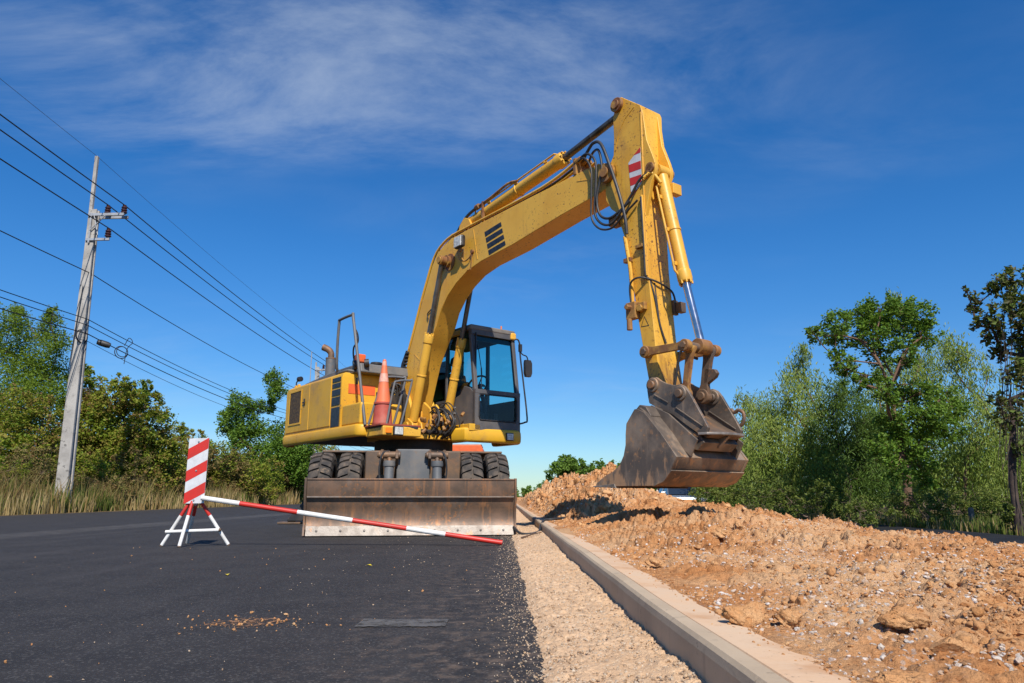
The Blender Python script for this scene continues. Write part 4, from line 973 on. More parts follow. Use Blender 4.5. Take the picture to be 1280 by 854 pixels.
# ---- cab
cab = empty('cab', (.4, .77, 1.45), 0, ex); MC = Matrix.Translation((-.4, -.77, -1.45))
CG = M['cab_grey']
def cb(mb, name, mat, bevel=.012, parent=cab, **k): return mb.build(name, mat, parent, bevel, M=MC, **k)
L0, L1, UB, UF, UT = .355, 1.20, -.50, 1.13, 1.0     # right wall, left wall, back, front at the foot, front at the roof
def uf(z): return UF if z < 2.0 else UF - (UF-UT)*(z-2.0)/.95
c = MB(); c.box((UB, L0, 1.43), (UF-.02, L1, 1.50)); cb(c, 'cab_floor', CG)
# corner posts
def post(mb, u0, u1, l, w=.055, z0=1.48, z1=2.95):
    d = w; mb.add([(u0, l, z0), (u0+d, l, z0), (u0+d, l+d, z0), (u0, l+d, z0), (u1, l, z1), (u1+d, l, z1), (u1+d, l+d, z1), (u1, l+d, z1)],
                  [(0,3,2,1),(4,5,6,7),(0,1,5,4),(1,2,6,5),(2,3,7,6),(3,0,4,7)])
for l in (L0, L1-.06):
    c = MB(); post(c, UF-.07, UF-.07, l, .065, 1.48, 2.02); post(c, UF-.07, UT-.07, l, .065, 2.0, 2.95); cb(c, 'cab_post', CG, .012)
    for u_, w_ in ((UB, .07), (.30, .055)): c = MB(); post(c, u_, u_, l, w_); cb(c, 'cab_post', CG, .012)
# front frame: header, middle rail, lower surround
c = MB(); c.box((UT-.06, L0, 2.88), (UT+.02, L1, 2.97)); cb(c, 'front_header', CG, .006)
c = MB()
c.box((UF-.05, L0, 1.965), (UF+.012, L1, 2.025))
c.box((UF-.05, L0, 1.42), (UF+.010, L1, 1.555))
c.prism([(L0, 1.55), (L0+.07, 1.55), (L0+.07, 1.97), (L0, 1.97)], UF-.04, UF+.008, 'x'); c.prism([(L1-.07, 1.55), (L1, 1.55), (L1, 1.97), (L1-.07, 1.97)], UF-.04, UF+.008, 'x')
# rounded corners of the lower windscreen surround
for (cl, cz, a0) in ((L0+.13, 1.615, 180), (L1-.13, 1.615, 270), (L0+.13, 1.905, 90), (L1-.13, 1.905, 0)):
    r_ = .062; corner = (cl + math.copysign(r_, math.cos(R(a0+45))), cz + math.copysign(r_, math.sin(R(a0+45))))
    c.prism([corner] + [(cl+r_*math.cos(R(a0+t)), cz+r_*math.sin(R(a0+t))) for t in range(0, 91, 15)], UF-.035, UF+.005, 'x')
cb(c, 'front_frame', CG, .006)
c = MB(); c.tube([(UF+.014, L0+.07, 1.62), (UF+.014, L0+.09, 1.57), (UF+.014, L1-.09, 1.57), (UF+.014, L1-.065, 1.62), (UF+.014, L1-.065, 1.90), (UF+.014, L1-.09, 1.95), (UF+.014, L0+.09, 1.95), (UF+.014, L0+.07, 1.90), (UF+.014, L0+.07, 1.62)], .010, 6); cb(c, 'window_seal', M['dark'], 0)
# side walls, lower
c = MB(); c.prism([(-.5, 1.45), (UF-.02, 1.45), (UF-.02, 1.97), (.98, 2.06), (.84, 2.10), (.74, 1.98), (.56, 1.93), (-.5, 1.93)], L0, L0+.03); cb(c, 'side_panel', CG, .008)
c = MB()
for k in range(3): c.box((.34, L0-.012, 1.61+k*.085), (.62, L0-.001, 1.63+k*.085))
cb(c, 'side_vent', M['steel_arm'], .003)
c = MB(); c.box((.30, L1-.035, 1.47), (UF-.05, L1-.005, 1.92)); c.box((UB+.05, L1-.035, 1.47), (.30, L1-.005, 1.92)); c.box((UB, L0+.05, 1.47), (UB+.03, L1-.05, 2.05)); cb(c, 'door_panel', CG, .008)
c = MB(); c.box((.45, L0-.10, 1.40), (1.14, L0+.10, 1.505)); c.build('cab_step', YB, ex, .012)
# roof
c = MB(); c.box((UB-.03, L0-.02, 2.95), (UT+.03, L1+.0, 3.035)); cb(c, 'cab_roof', M['roof_grey'] if 'roof_grey' in M else M['grey_paint'], .03, segs=3)
for a_, b_ in (((UT-.16, L1-.10, 2.88), (UT+.045, L1+.012, 3.0)), ((.0, L0-.03, 2.90), (UT-.25, L0-.0, 2.99))): c = MB(); c.box(a_, b_); cb(c, 'roof_trim', Y_, .03, segs=3)
c = MB(); c.cyl((UT-.06, L1-.22, 3.03), (UT-.06, L1-.22, 3.10), .012, 8); cb(c, 'marker_light', M['amber'], 0)
c = MB(); c.cyl((.75, L0+.05, 3.03), (.75, L0+.05, 3.16), .006, 6); c.cyl((.75, L0+.05, 3.12), (.75, L0+.05, 3.2), .012, 6); cb(c, 'aerial', M['dark'], 0)
# glass
def pane(name, pts, mat='glass'):
    c = MB(); c.add(pts, [(0, 1, 2, 3)]); cb(c, name, M[mat], 0, smooth=False, recalc=False)
pane('windscreen', [(UF-.02, L0+.06, 2.02), (UF-.02, L1-.05, 2.02), (UT-.02, L1-.05, 2.90), (UT-.02, L0+.06, 2.90)])
pane('lower_windscreen', [(UF-.012, L0+.06, 1.55), (UF-.012, L1-.06, 1.55), (UF-.012, L1-.06, 1.97), (UF-.012, L0+.06, 1.97)], 'glass_clear')
pane('side_window', [(UB+.06, L0+.02, 1.92), (UF-.06, L0+.02, 1.95), (UT-.06, L0+.02, 2.92), (UB+.06, L0+.02, 2.92)])
pane('door_window', [(UB+.06, L1-.02, 1.92), (UF-.08, L1-.02, 1.92), (UT-.06, L1-.02, 2.92), (UB+.06, L1-.02, 2.92)])
pane('rear_window', [(UB+.02, L0+.06, 2.05), (UB+.02, L1-.06, 2.05), (UB+.02, L1-.06, 2.92), (UB+.02, L0+.06, 2.92)])
c = MB()
for z in (2.22, 2.36, 2.50, 2.64, 2.78): c.box((UB+.06, L0+.028, z), (.30, L0+.036, z+.07))
cb(c, 'louvre_guard', M['dark'], 0)
c = MB(); c.box((UT-.05, L0+.07, 2.80), (UT-.035, L1-.06, 2.90)); c.box((UF-.09, L0+.05, 2.03), (UF-.06, L0+.065, 2.9)); cb(c, 'sun_strip', M['decal'], 0)
# interior
c = MB(); c.box((-.30, .56, 1.62), (.20, .98, 1.80)); c.prism([(-.33, 1.75), (-.17, 1.75), (-.27, 2.45), (-.39, 2.45)], .57, .97); c.prism([(-.39, 2.5), (-.29, 2.5), (-.31, 2.68), (-.39, 2.68)], .66, .88); c.box((-.2, .58, 1.48), (.10, .96, 1.62)); cb(c, 'driver_seat', M['seat_fabric'], .04, segs=3)
c = MB()
for l in (.42, 1.02): c.box((-.1, l, 1.50), (.40, l+.11, 1.98)); c.cyl((.38, l+.065, 2.0), (.42, l+.065, 2.16), .018, 10); c.lathe([(0, -.04), (.03, -.03), (.03, .03), (0, .04)], (.42, l+.065, 2.18), (0, 0, 1), 12)
cb(c, 'control_console', M['dark'], .02)
c = MB(); c.tube([(.86, .77, 1.5), (.78, .77, 1.9), (.64, .77, 2.16)], .035, 10); c.ring((.62, .77, 2.18), .17, .015, (-.75, 0, .66), 32, 8)
for a in (0, 120, 240):
    v = Vector((.66, 0, .75))*math.cos(R(a)) + Vector((0, 1, 0))*math.sin(R(a)); c.tube([(.63, .77, 2.17), tuple(Vector((.62, .77, 2.18))+v*.17)], .010, 6)
cb(c, 'steering_wheel', M['dark'], 0)
c = MB(); c.box((.88, .60, 1.55), (.93, .68, 1.70)); c.box((.88, .86, 1.55), (.93, .94, 1.70)); cb(c, 'pedal', M['dark'], .01)
c = MB(); c.box((UB+.3, L0+.10, 2.86), (UT-.15, L1-.10, 2.94)); cb(c, 'headliner', M['seat_fabric'], .02)
c = MB(); c.box((-.47, .42, 1.5), (-.40, 1.14, 2.15)); cb(c, 'rear_trim', M['dark'], .02)
# wiper, mirrors, outer rail
c = MB(); c.tube([(UF+.01, .46, 2.03), (UF-.01, .48, 2.3), (UF-.09, .46, 2.72)], .007, 6); c.tube([(UF-.0, .475, 2.2), (UF-.015, .475, 2.35)], .011, 6); cb(c, 'wiper', M['dark'], 0)
c = MB(); c.tube([(UT, 1.14, 2.86), (UT+.05, 1.20, 2.90), (UT+.07, 1.245, 2.84), (UT+.07, 1.265, 2.6), (UT+.10, 1.30, 2.2), (UF+.04, 1.315, 1.65), (UF+.03, 1.28, 1.58), (UF, 1.18, 1.55)], .013, 8, smooth=4); cb(c, 'handrail', M['dark'], 0)
c = MB(); c.tube([(UT+.06, 1.26, 2.72), (UT+.08, 1.30, 2.66), (UT+.08, 1.38, 2.64), (UT+.08, 1.41, 2.58)], .011, 7, smooth=4); c.box((UT+.05, 1.235, 2.70), (UT+.10, 1.28, 2.82)); c.prism([(1.35, 2.58), (1.45, 2.58), (1.475, 2.53), (1.475, 2.37), (1.45, 2.31), (1.36, 2.31), (1.34, 2.37), (1.34, 2.53)], UT+.05, UT+.11, 'x'); cb(c, 'mirror', M['dark'], .02, segs=3)
# ================================================================== OTHER THINGS
EXM = Matrix.Translation((CX, CY, 0)) @ Matrix.Rotation(math.atan2(-math.cos(PHI), math.sin(PHI)), 4, 'Z')
def ew(u, l, z): return EXM @ Vector((u, l, z))
# ---- traffic cone on the front step
p = ew(.80, -.98, 1.433)
cone = empty('traffic_cone', p); tag(cone, 'faded orange traffic cone standing on the excavator front step', 'cone')
c = MB(); c.mat(1).lathe([(0, 0), (.135, 0), (.140, .010), (.136, .03), (.115, .28), (.128, .285), (.128, .31), (.105, .315)], n=36); c.mat(0).lathe([(.105, .315), (.098, .35), (.0275, .90), (.020, .925), (.0, .925)], n=36)
c.build('cone_body', [M['cone'], M['cone_base']], cone, ang=40)
c = MB(); f = lambda z: .098 - (.0705)*(z-.35)/.55
c.lathe([(f(.60)+.0025, .60), (f(.72)+.0025, .72)], n=36); c.lathe([(f(.84)+.002, .82), (f(.9)+.003, .895)], n=36); c.build('reflective_band', M['cone_band'], cone)

# ---- striped hazard board on its stand
st = empty('hazard_board', (-3.06, 7.13, 0)); tag(st, 'upright red and white striped board on a splayed pipe stand', 'sign')
AX = Vector((.015, 0, .43))
def two_tone(name, a, b, split, r, parent, cols=('red', 'white')):
    a = Vector(a); b = Vector(b); m_ = a + (b-a)*split; c = MB(); c.mat(0).cyl(a, m_, r, 12); c.mat(1).cyl(m_, b, r, 12); c.mat(2).cyl(b, b+(b-a).normalized()*.012, r*.96, 12)
    return c.build(name, [M[cols[0]], M[cols[1]], M['brown_steel']], parent)
feet = [(-.275, -.02, .012), (.315, .09, .012), (-.045, -.16, .012), (-.20, .36, .012)]
tops = [(-.05, 0, .42), (.05, 0, .42), (-.02, -.02, .42), (.0, .03, .42)]
for t, f_ in zip(tops, feet): two_tone('leg', t, f_, .33, .0165, st)
two_tone('cross_bar', (-.245, -.035, .135), (.245, .03, .150), .985, .0155, st, ('white', 'brown_steel'))
def clip(poly, nx_, ny_, d, keep=1):
    out = []
    for i in range(len(poly)):
        a = poly[i]; b = poly[(i+1) % len(poly)]; da = (a[0]*nx_+a[1]*ny_-d)*keep; db = (b[0]*nx_+b[1]*ny_-d)*keep
        if da >= 0: out.append(a)
        if (da >= 0) != (db >= 0):
            t = da/(da-db); out.append((a[0]+(b[0]-a[0])*t, a[1]+(b[1]-a[1])*t))
    return out
bw, bh = .205, .625
outl = [(-bw/2, 0), (bw/2, 0), (bw/2, bh), (-bw/2, bh)]
c = MB(); c.mat(0).prism(outl, -.003, .003)
c.mat(1); sl_ = math.tan(R(27)); nx_, ny_ = -sl_, 1.0
for z0 in (.045, .255, .470):
    q = clip(clip(outl, nx_, ny_, z0, 1), nx_, ny_, z0+.105, -1)
    if len(q) > 2: c.prism(q, -.0042, -.003)
c.mat(2)
for z in (.03, .31, .59): c.cyl((0, -.0042, z), (0, -.012, z), .008, 8)
brd = c.build('striped_board', [M['reflective_white'], M['red'], M['steel_arm']], st); brd.location = (.0, -.035, .40); brd.rotation_euler = (R(-2), R(-1.2), R(-6))
c = MB(); c.box((-.012, .0, .38), (.012, .022, .95)); o = c.build('board_post', M['white'], st)

# ---- striped barrier pole
A = Vector((-2.975, 7.06, .452)); B = Vector((-.10, 7.24, .026)); bp = empty('barrier_pole', (B.x, B.y, 0)); tag(bp, 'long red and white pole sloping from the board down to the asphalt', 'pole')
fr = [0, .126, .317, .50, .68, .81, 1.0]; c = MB()
for i in range(6): c.mat((i+1) % 2 if False else i % 2).cyl(A+(B-A)*fr[i], A+(B-A)*fr[i+1], .0235, 18)
d = (B-A).normalized(); 
bp_o = c.build('pole', [M['white'], M['red']], bp, M=Matrix.Translation((-B.x, -B.y, 0)))
c = MB(); c.lathe([(.0237, -.015), (.0255, -.015), (.0255, .004), (.017, .004), (.017, -.05)], B, d, 18); c.build('end_ring', M['red'], bp, M=Matrix.Translation((-B.x, -B.y, 0)))

# ---- hose by the kerb and dug-up stick
c = MB(); c.tube([(.02, 9.0, .10), (.10, 8.85, .035), (.22, 8.8, .03), (.33, 9.1, .045), (.37, 9.5, .10), (.43, 9.75, .16), (.55, 9.8, .17), (.8, 9.7, .20), (1.0, 9.9, .19)], .016, 8, smooth=5)
tag(c.build('rubber_hose', M['rubber_hose']), 'black rubber hose looping over the kerb beside the blade', 'hose')
c = MB(); c.tube([(.10, 8.0, .03), (.22, 8.3, .05), (.34, 8.6, .06)], [.010, .008, .006], 6); tag(c.build('wooden_stick', M['brown_steel']), 'thin brown stick lying on the gravel near the blade', 'stick')
# yellow leaves
ym = surf('yellow_leaf', (.65, .5, .03), None, rough=.6, bmp=0)
for (x, y, rz, lb) in ((-1.72, 4.55, .4, 'small yellow leaf on the asphalt left of the soil crumbs'), (-.98, 5.15+.0, 1.2, 'small yellow leaf on the asphalt below the barrier pole')):
    c = MB(); c.add([(0, -.025, .004), (.014, 0, .012), (0, .025, .006), (-.014, 0, .010)], [(0, 1, 2, 3)]); o = c.build('fallen_leaf', ym, smooth=False); o.location = (x, y, 0); o.rotation_euler = (0, 0, rz); tag(o, lb, 'leaf', 'yellow leaves on the asphalt')

# ---- utility poles
def utility_pole(x, y, label, lean=(0, 0), detail=True):
    r = empty('utility_pole', (x, y, -.1)); tag(r, label, 'utility pole', 'concrete utility poles along the left verge'); r.rotation_euler = (lean[1], lean[0], 0)
    c = MB(); w0, w1, H = .185, .125, 9.45     # I-shaped concrete section, tapered
    def sec(w, d, z): return [(-w, -d, z), (w, -d, z), (w, -d*.45, z), (w*.62, -d*.3, z), (w*.62, d*.3, z), (w, d*.45, z), (w, d, z), (-w, d, z), (-w, d*.45, z), (-w*.62, d*.3, z), (-w*.62, -d*.3, z), (-w, -d*.45, z)]
    n = 12; vs = []; m_ = 10
    for i in range(m_+1):
        t = i/m_; vs += sec(w0+(w1-w0)*t, .15-.05*t, t*H)
    fs = [(i*n+k, i*n+(k+1) % n, (i+1)*n+(k+1) % n, (i+1)*n+k) for i in range(m_) for k in range(n)] + [tuple(range(n)), tuple(m_*n+k for k in range(n-1, -1, -1))]
    c.add(vs, fs); c.build('pole_shaft', M['concrete_pole'], r, .012, smooth=False)
    c = MB(); c.box((-.16, -.05, 8.95), (-.06, .05, 11.3 if detail else 9.8), None); c.build('top_spike', M['concrete_pole'], r, .01)
    c = MB(); c.box((-.1, -.16, 9.20), (1.02, -.10, 9.29)); c.box((-.1, .10, 9.20), (1.02, .16, 9.29)); c.tube([(.0, -.16, 8.7), (.45, -.16, 9.2)], .02, 6); c.tube([(.1, -.16, 9.2), (.28, -.16, 8.55)], .015, 6)
    c.build('crossarm', M['steel_arm'], r, .006)
    c = MB(); c.box((-.1, -.16, 8.38), (.64, -.10, 8.46)); c.box((-.02, -.17, 8.3), (.03, -.10, 9.3)); c.build('crossarm', M['steel_arm'], r, .006)
    for px_, pz in ((.42, 9.29), (.94, 9.29), (.58, 8.46)):
        c = MB(); c.lathe([(.0, 0), (.05, 0), (.05, .03), (.095, .05), (.095, .08), (.06, .10), (.09, .13), (.09, .16), (.055, .18), (.085, .21), (.085, .24), (.05, .27), (.06, .31), (.0, .33)], (px_, -.12 if px_ < .6 and pz < 9 else 0, pz), n=14); c.build('insulator', M['insulator'], r)
    if detail:
        c = MB(); c.tube([(.0, -.16, 6.9), (-.08, -.17, 5.5), (-.14, -.2, 4.2)], .012, 6); c.build('guy_wire', M['wire'], r)
    return r
lean1 = (R(-1.0), 0)
P1 = utility_pole(-13.10, 21.5, 'nearest grey concrete utility pole with crossarms, rising from the left verge', lean1)
P2 = utility_pole(-13.62, 50.0, 'far utility pole glimpsed below the rear of the excavator', (R(-.5), 0), False)
P0 = None
def wire(name, pts, r, mat, label, group='overhead wires between the poles', sag=.5):
    """pts: attachment points, hung with sag between them"""
    path = []
    for i in range(len(pts)-1):
        a = Vector(pts[i]); b = Vector(pts[i+1]); L = (b-a).length; n = 26
        for k in range(n + (1 if i == len(pts)-2 else 0)):
            t = k/n; q = a.lerp(b, t); q.z -= sag*4*t*(1-t); path.append(q)
    c = MB(); c.tube(path, r, 6); o = c.build(name, mat); tag(o, label, 'wire', group); return o
def hang(dx, z, dz0=0., dx2=0):
    lx = -.0175*z
    return [(-12.60+dx+lx*1.0, -9, z-.1+dz0), (-13.10+dx+lx, 21.5, z-.1), (-13.62+dx+lx*.5, 50, z-.1), (-14.1+dx, 82, z-.1), (-15+dx, 140, z-.1), (-17+dx, 260, z-.1)]
wire('power_line', hang(.94, 9.62), .017, M['wire'], 'topmost thick black power line, on the outer insulator', sag=.22)
wire('power_line', hang(.42, 9.62), .017, M['wire'], 'thick black power line on the insulator nearer the pole', sag=.22)
wire('power_line', hang(.58, 8.80), .017, M['wire'], 'thick black power line on the lower crossarm', sag=.22)
wire('ground_wire', hang(-.11, 11.3), .006, M['wire_thin'], 'thin faint wire running over the pole top spike', sag=.2)
wire('service_line', hang(.10, 7.35), .014, M['wire'], 'single black line fixed halfway up the pole', sag=.35)
for dx, z, s_, r_, lb in ((.16, 5.88, .45, .012, 'topmost of the low telephone cables crossing behind the left trees'), (.16, 5.70, .45, .012, 'second of the low telephone cables from above'),
                   (.2, 5.42, .5, .015, 'third low telephone cable, looped with the splice box'), (.2, 5.2, .62, .008, 'lowest thin telephone cable beside the pole')):
    wire('telephone_cable', hang(dx, z), r_, M['wire'], lb, 'low telephone cables', sag=s_)
# splice box and cable coils
sb_ = empty('splice_box', (-12.98, 22.4, 5.2)); tag(sb_, 'black splice box with cable coils hanging on the low cables by the pole', 'cable box')
c = MB(); c.lathe([(0, -.2), (.08, -.19), (.1, -.1), (.1, .1), (.08, .19), (0, .2)], (0, 0, 0), (1, .4, -.3), 14); c.build('splice_case', M['dark'], sb_)
c = MB(); c.ring((.42, .3, -.22), .20, .014, (1.2, -1, .1), 24, 6); c.ring((.45, .3, -.2), .17, .012, (1.1, -1, .2), 24, 6); c.tube([(.5, .3, 0), (.62, .3, .25), (.75, .3, .1), (.6, .3, -.1), (.55, .3, -.6)], .012, 5, smooth=4); c.build('cable_coil', M['wire'], sb_)
c = MB(); c.ring((-.12, -1.0, .02), .20, .02, (1, -.3, .1), 24, 6); c.build('cable_coil', M['wire'], sb_)

# ---- silver car behind the soil
car = empty('parked_car', (8.75, 38.5, -.35), R(0)); tag(car, 'silver blue car seen beyond the soil, below the bucket', 'car')
car.scale = (1, 1, .88)
c = MB()
# body: lofted along its length (y) from nose (-2.2) to tail (2.3)
prof = [(-2.30, .78, .42, .70), (-2.22, .84, .28, .86), (-1.6, .90, .24, .92), (-1.0, .91, .22, .98), (1.6, .92, .22, 1.06), (2.2, .88, .26, 1.04), (2.34, .84, .40, .95)]
vs = []; n = 10
for y, w, z0, z1 in prof:
    vs += [(-w*.8, y, z0), (-w, y, z0+.10), (-w*1.0, y, (z0+z1)/2), (-w*.98, y, z1-.12), (-w*.86, y, z1), (w*.86, y, z1), (w*.98, y, z1-.12), (w, y, (z0+z1)/2), (w, y, z0+.10), (w*.8, y, z0)]
fs = [(i*n+k, i*n+(k+1) % n, (i+1)*n+(k+1) % n, (i+1)*n+k) for i in range(len(prof)-1) for k in range(n)] + [tuple(range(n)), tuple((len(prof)-1)*n+k for k in range(n-1, -1, -1))]
c.add(vs, fs); c.build('car_body', M['car_paint'], car, .02)
c = MB(); c.add([(-.80, -1.05, 1.02), (.80, -1.05, 1.02), (.64, -.25, 1.56), (-.64, -.25, 1.56), (-.82, 2.1, 1.04), (.82, 2.1, 1.04), (.64, 1.7, 1.58), (-.64, 1.7, 1.58)],
                [(0, 1, 2, 3), (1, 5, 6, 2), (5, 4, 7, 6), (4, 0, 3, 7)]); c.build('car_windows', M['car_glass'], car, smooth=False)
c = MB(); c.box((-.66, -.28, 1.55), (.66, 1.72, 1.61))
for s_ in (-1, 1): c.tube([(s_*.82, -1.08, 1.0), (s_*.66, -.26, 1.56)], .03, 6); c.tube([(s_*.83, .5, 1.03), (s_*.66, .5, 1.57)], .035, 6); c.tube([(s_*.84, 2.1, 1.03), (s_*.66, 1.7, 1.57)], .05, 6)
c.build('roof', M['car_paint'], car, .015)
for s_ in (-1, 1):
    c = MB(); c.box((s_*1.02-.11, -.98, 1.02), (s_*1.02+.11, -.86, 1.17)); c.build('side_mirror', M['chrome_car'], car, .03)
    c = MB(); c.prism([(s_*.5, .66), (s_*.80, .66), (s_*.82, .80), (s_*.5, .76)], -2.31, -2.26) ; c.build('headlight', M['lens'], car)
    for yy in (-1.45, 1.45):
        c = MB(); c.lathe([(0, -.1), (.2, -.1), (.33, -.1), (.33, .1), (.2, .1), (0, .1)], (s_*.82, yy, .33), (1, 0, 0), 24); c.build('wheel', M['tyre'], car)
c = MB(); c.box((-.45, -2.33, .58), (.45, -2.29, .74)); c.build('radiator_grille', M['dark'], car, .01)

# ---- marker post by the far road
c = MB(); c.prism([(-.055, 0), (.055, 0), (.055, .50), (.03, .55), (-.03, .55), (-.055, .50)], -.05, .05)
o = c.build('marker_post', M['post_grey'], None, .01); o.location = (12.1, 19.5, -.38); tag(o, 'short grey marker post in the weeds between the two right trees', 'post')

# ---- orange roller behind the excavator
rl = empty('road_roller', (-1.125, 18.0, 0), 0); tag(rl, 'orange road machine parked behind the excavator, its top edge showing above the right tyres', 'road roller')
c = MB(); c.prism([(-.40, .62), (.40, .62), (.41, 1.60), (.36, 1.70), (-.36, 1.70), (-.41, 1.60)], -.2, 1.1, 'y'); c.build('roller_body', M['orange'], rl, .03)
c = MB(); c.box((-.37, -.19, 1.702), (.37, 1.05, 1.72)); c.build('hood_edge', M['white'], rl, .005)
c = MB(); c.cyl((-.5, .1, .42), (.5, .1, .42), .42, 40); c.build('drum', M['steel_arm'], rl)
c = MB(); c.box((-.56, -.02, .38), (-.5, .9, .70)); c.box((.5, -.02, .38), (.56, .9, .70)); c.box((-.56, .6, .6), (.56, .9, .72)); c.build('drum_fork', M['orange'], rl, .01)
for s_ in (-1, 1):
    c = MB(); c.lathe([(0, -.12), (.25, -.12), (.42, -.1), (.42, .1), (.25, .12), (0, .12)], (s_*.40, 1.7, .42), (1, 0, 0), 30); c.build('wheel', M['tyre'], rl)
    c = MB(); c.lathe([(0, 0), (.07, 0), (.06, -.03), (0, -.03)], (s_*.28, -.2, 1.2), (0, 1, 0), 16); c.build('headlight', M['lens'], rl)
c = MB(); c.box((-.38, 1.1, .6), (.38, 2.2, .85)); c.box((-.25, 1.4, .85), (.25, 1.8, 1.05)); c.box((-.25, 1.75, 1.0), (.25, 1.82, 1.4)); c.build('seat_platform', M['dark'], rl, .02)

# ---- the driver, seated in the cab
def person():
    me = bpy.data.meshes.new('person'); 
    J = {'pelvis': (.0, .66, 1.88, .15), 'waist': (-.03, .66, 2.02, .145), 'chest': (.0, .66, 2.24, .165), 'neck': (.03, .66, 2.40, .065), 'head0': (.06, .66, 2.48, .085), 'head1': (.07, .66, 2.585, .095), 'head2': (.06, .66, 2.66, .06),
         'hipL': (.05, .76, 1.86, .105), 'kneeL': (.48, .78, 1.93, .075), 'ankL': (.62, .78, 1.58, .05), 'toeL': (.80, .78, 1.53, .04),
         'hipR': (.05, .56, 1.86, .105), 'kneeR': (.48, .54, 1.93, .075), 'ankR': (.62, .54, 1.58, .05), 'toeR': (.80, .54, 1.53, .04),
         'shL': (.0, .84, 2.30, .07), 'elL': (.20, .92, 2.08, .05), 'wrL': (.48, .82, 2.16, .032), 'haL': (.55, .80, 2.20, .035),
         'shR': (.0, .48, 2.30, .07), 'elR': (.18, .40, 2.06, .05), 'wrR': (.46, .50, 2.16, .032), 'haR': (.54, .52, 2.20, .035)}
    for sd, y, s_ in (('L', .80, 1), ('R', .52, -1)):
        for k in range(4): J['f%s%d' % (sd, k)] = (.575+.012*k, y+s_*(-.03+.02*k), 2.215-.006*k, .010); J['g%s%d' % (sd, k)] = (.60+.01*k, y+s_*(-.03+.02*k), 2.18-.01*k, .009)
        J['t'+sd] = (.55, y-s_*.035, 2.215, .011)
    names = list(J); E_ = [('pelvis', 'waist'), ('waist', 'chest'), ('chest', 'neck'), ('neck', 'head0'), ('head0', 'head1'), ('head1', 'head2')]
    for s_ in 'LR': E_ += [('pelvis', 'hip'+s_), ('hip'+s_, 'knee'+s_), ('knee'+s_, 'ank'+s_), ('ank'+s_, 'toe'+s_), ('chest', 'sh'+s_), ('sh'+s_, 'el'+s_), ('el'+s_, 'wr'+s_), ('wr'+s_, 'ha'+s_), ('ha'+s_, 't'+s_)] + [('ha'+s_, 'f%s%d' % (s_, k)) for k in range(4)] + [('f%s%d' % (s_, k), 'g%s%d' % (s_, k)) for k in range(4)]
    org = Vector((.0, .66, 1.80))
    me.from_pydata([tuple(Vector(J[k][:3])-org) for k in names], [(names.index(a), names.index(b)) for a, b in E_], [])
    o = bpy.data.objects.new('person', me); COL.objects.link(o)
    sk = o.modifiers.new('skin', 'SKIN'); sk.use_smooth_shade = True
    for i, k in enumerate(names):
        r_ = J[k][3]; me.skin_vertices[0].data[i].radius = (r_, r_); me.skin_vertices[0].data[i].use_root = (k == 'pelvis')
    ss = o.modifiers.new('sub', 'SUBSURF'); ss.levels = ss.render_levels = 2
    dg = bpy.context.evaluated_depsgraph_get(); ev = o.evaluated_get(dg); m2 = bpy.data.meshes.new_from_object(ev)
    m2.materials.clear(); m2.materials.append(M['shirt']); m2.materials.append(M['skin']); m2.materials.append(M['dark'])
    for p_ in m2.polygons:
        q = p_.center; p_.use_smooth = True
        if q.z > .60 or (q.x > .50 and .3 < q.z < .5): p_.material_index = 1
        elif q.z < .03 or q.x > .3 and q.z < .2: p_.material_index = 2
    o.modifiers.clear(); o.data = m2
    o.matrix_world = EXM @ Matrix.Translation(org + Vector((-.05, .11, 0)))
    tag(o, 'person in a navy shirt sitting in the excavator cab with hands on the wheel', 'person')
    h = MB(); h.lathe([(.105, .0), (.108, .03), (.095, .085), (.05, .12), (0, .125)], (.05, 0, .80), n=20); h.prism([(.12, -.07), (.20, -.05), (.21, 0), (.20, .05), (.12, .07)], .80, .812, 'z'); h.build('cap', M['shirt'], o, 0)
    f_ = MB(); f_.lathe([(.0, 0), (.014, .0), (.006, .022), (0, .025)], (.155, 0, .765), (1, 0, 0), 8)
    for s_ in (-1, 1): f_.lathe([(0, -.006), (.010, -.004), (.010, .004), (0, .008)], (.148, s_*.033, .792), (1, 0, 0), 8); f_.lathe([(0, -.01), (.022, -.008), (.02, .008), (0, .01)], (.065, s_*.098, .77), (0, 1, 0), 8)
    f_.box((.148, -.025, .725), (.158, .025, .731)); f_.build('face', M['skin'], o, 0)
person()
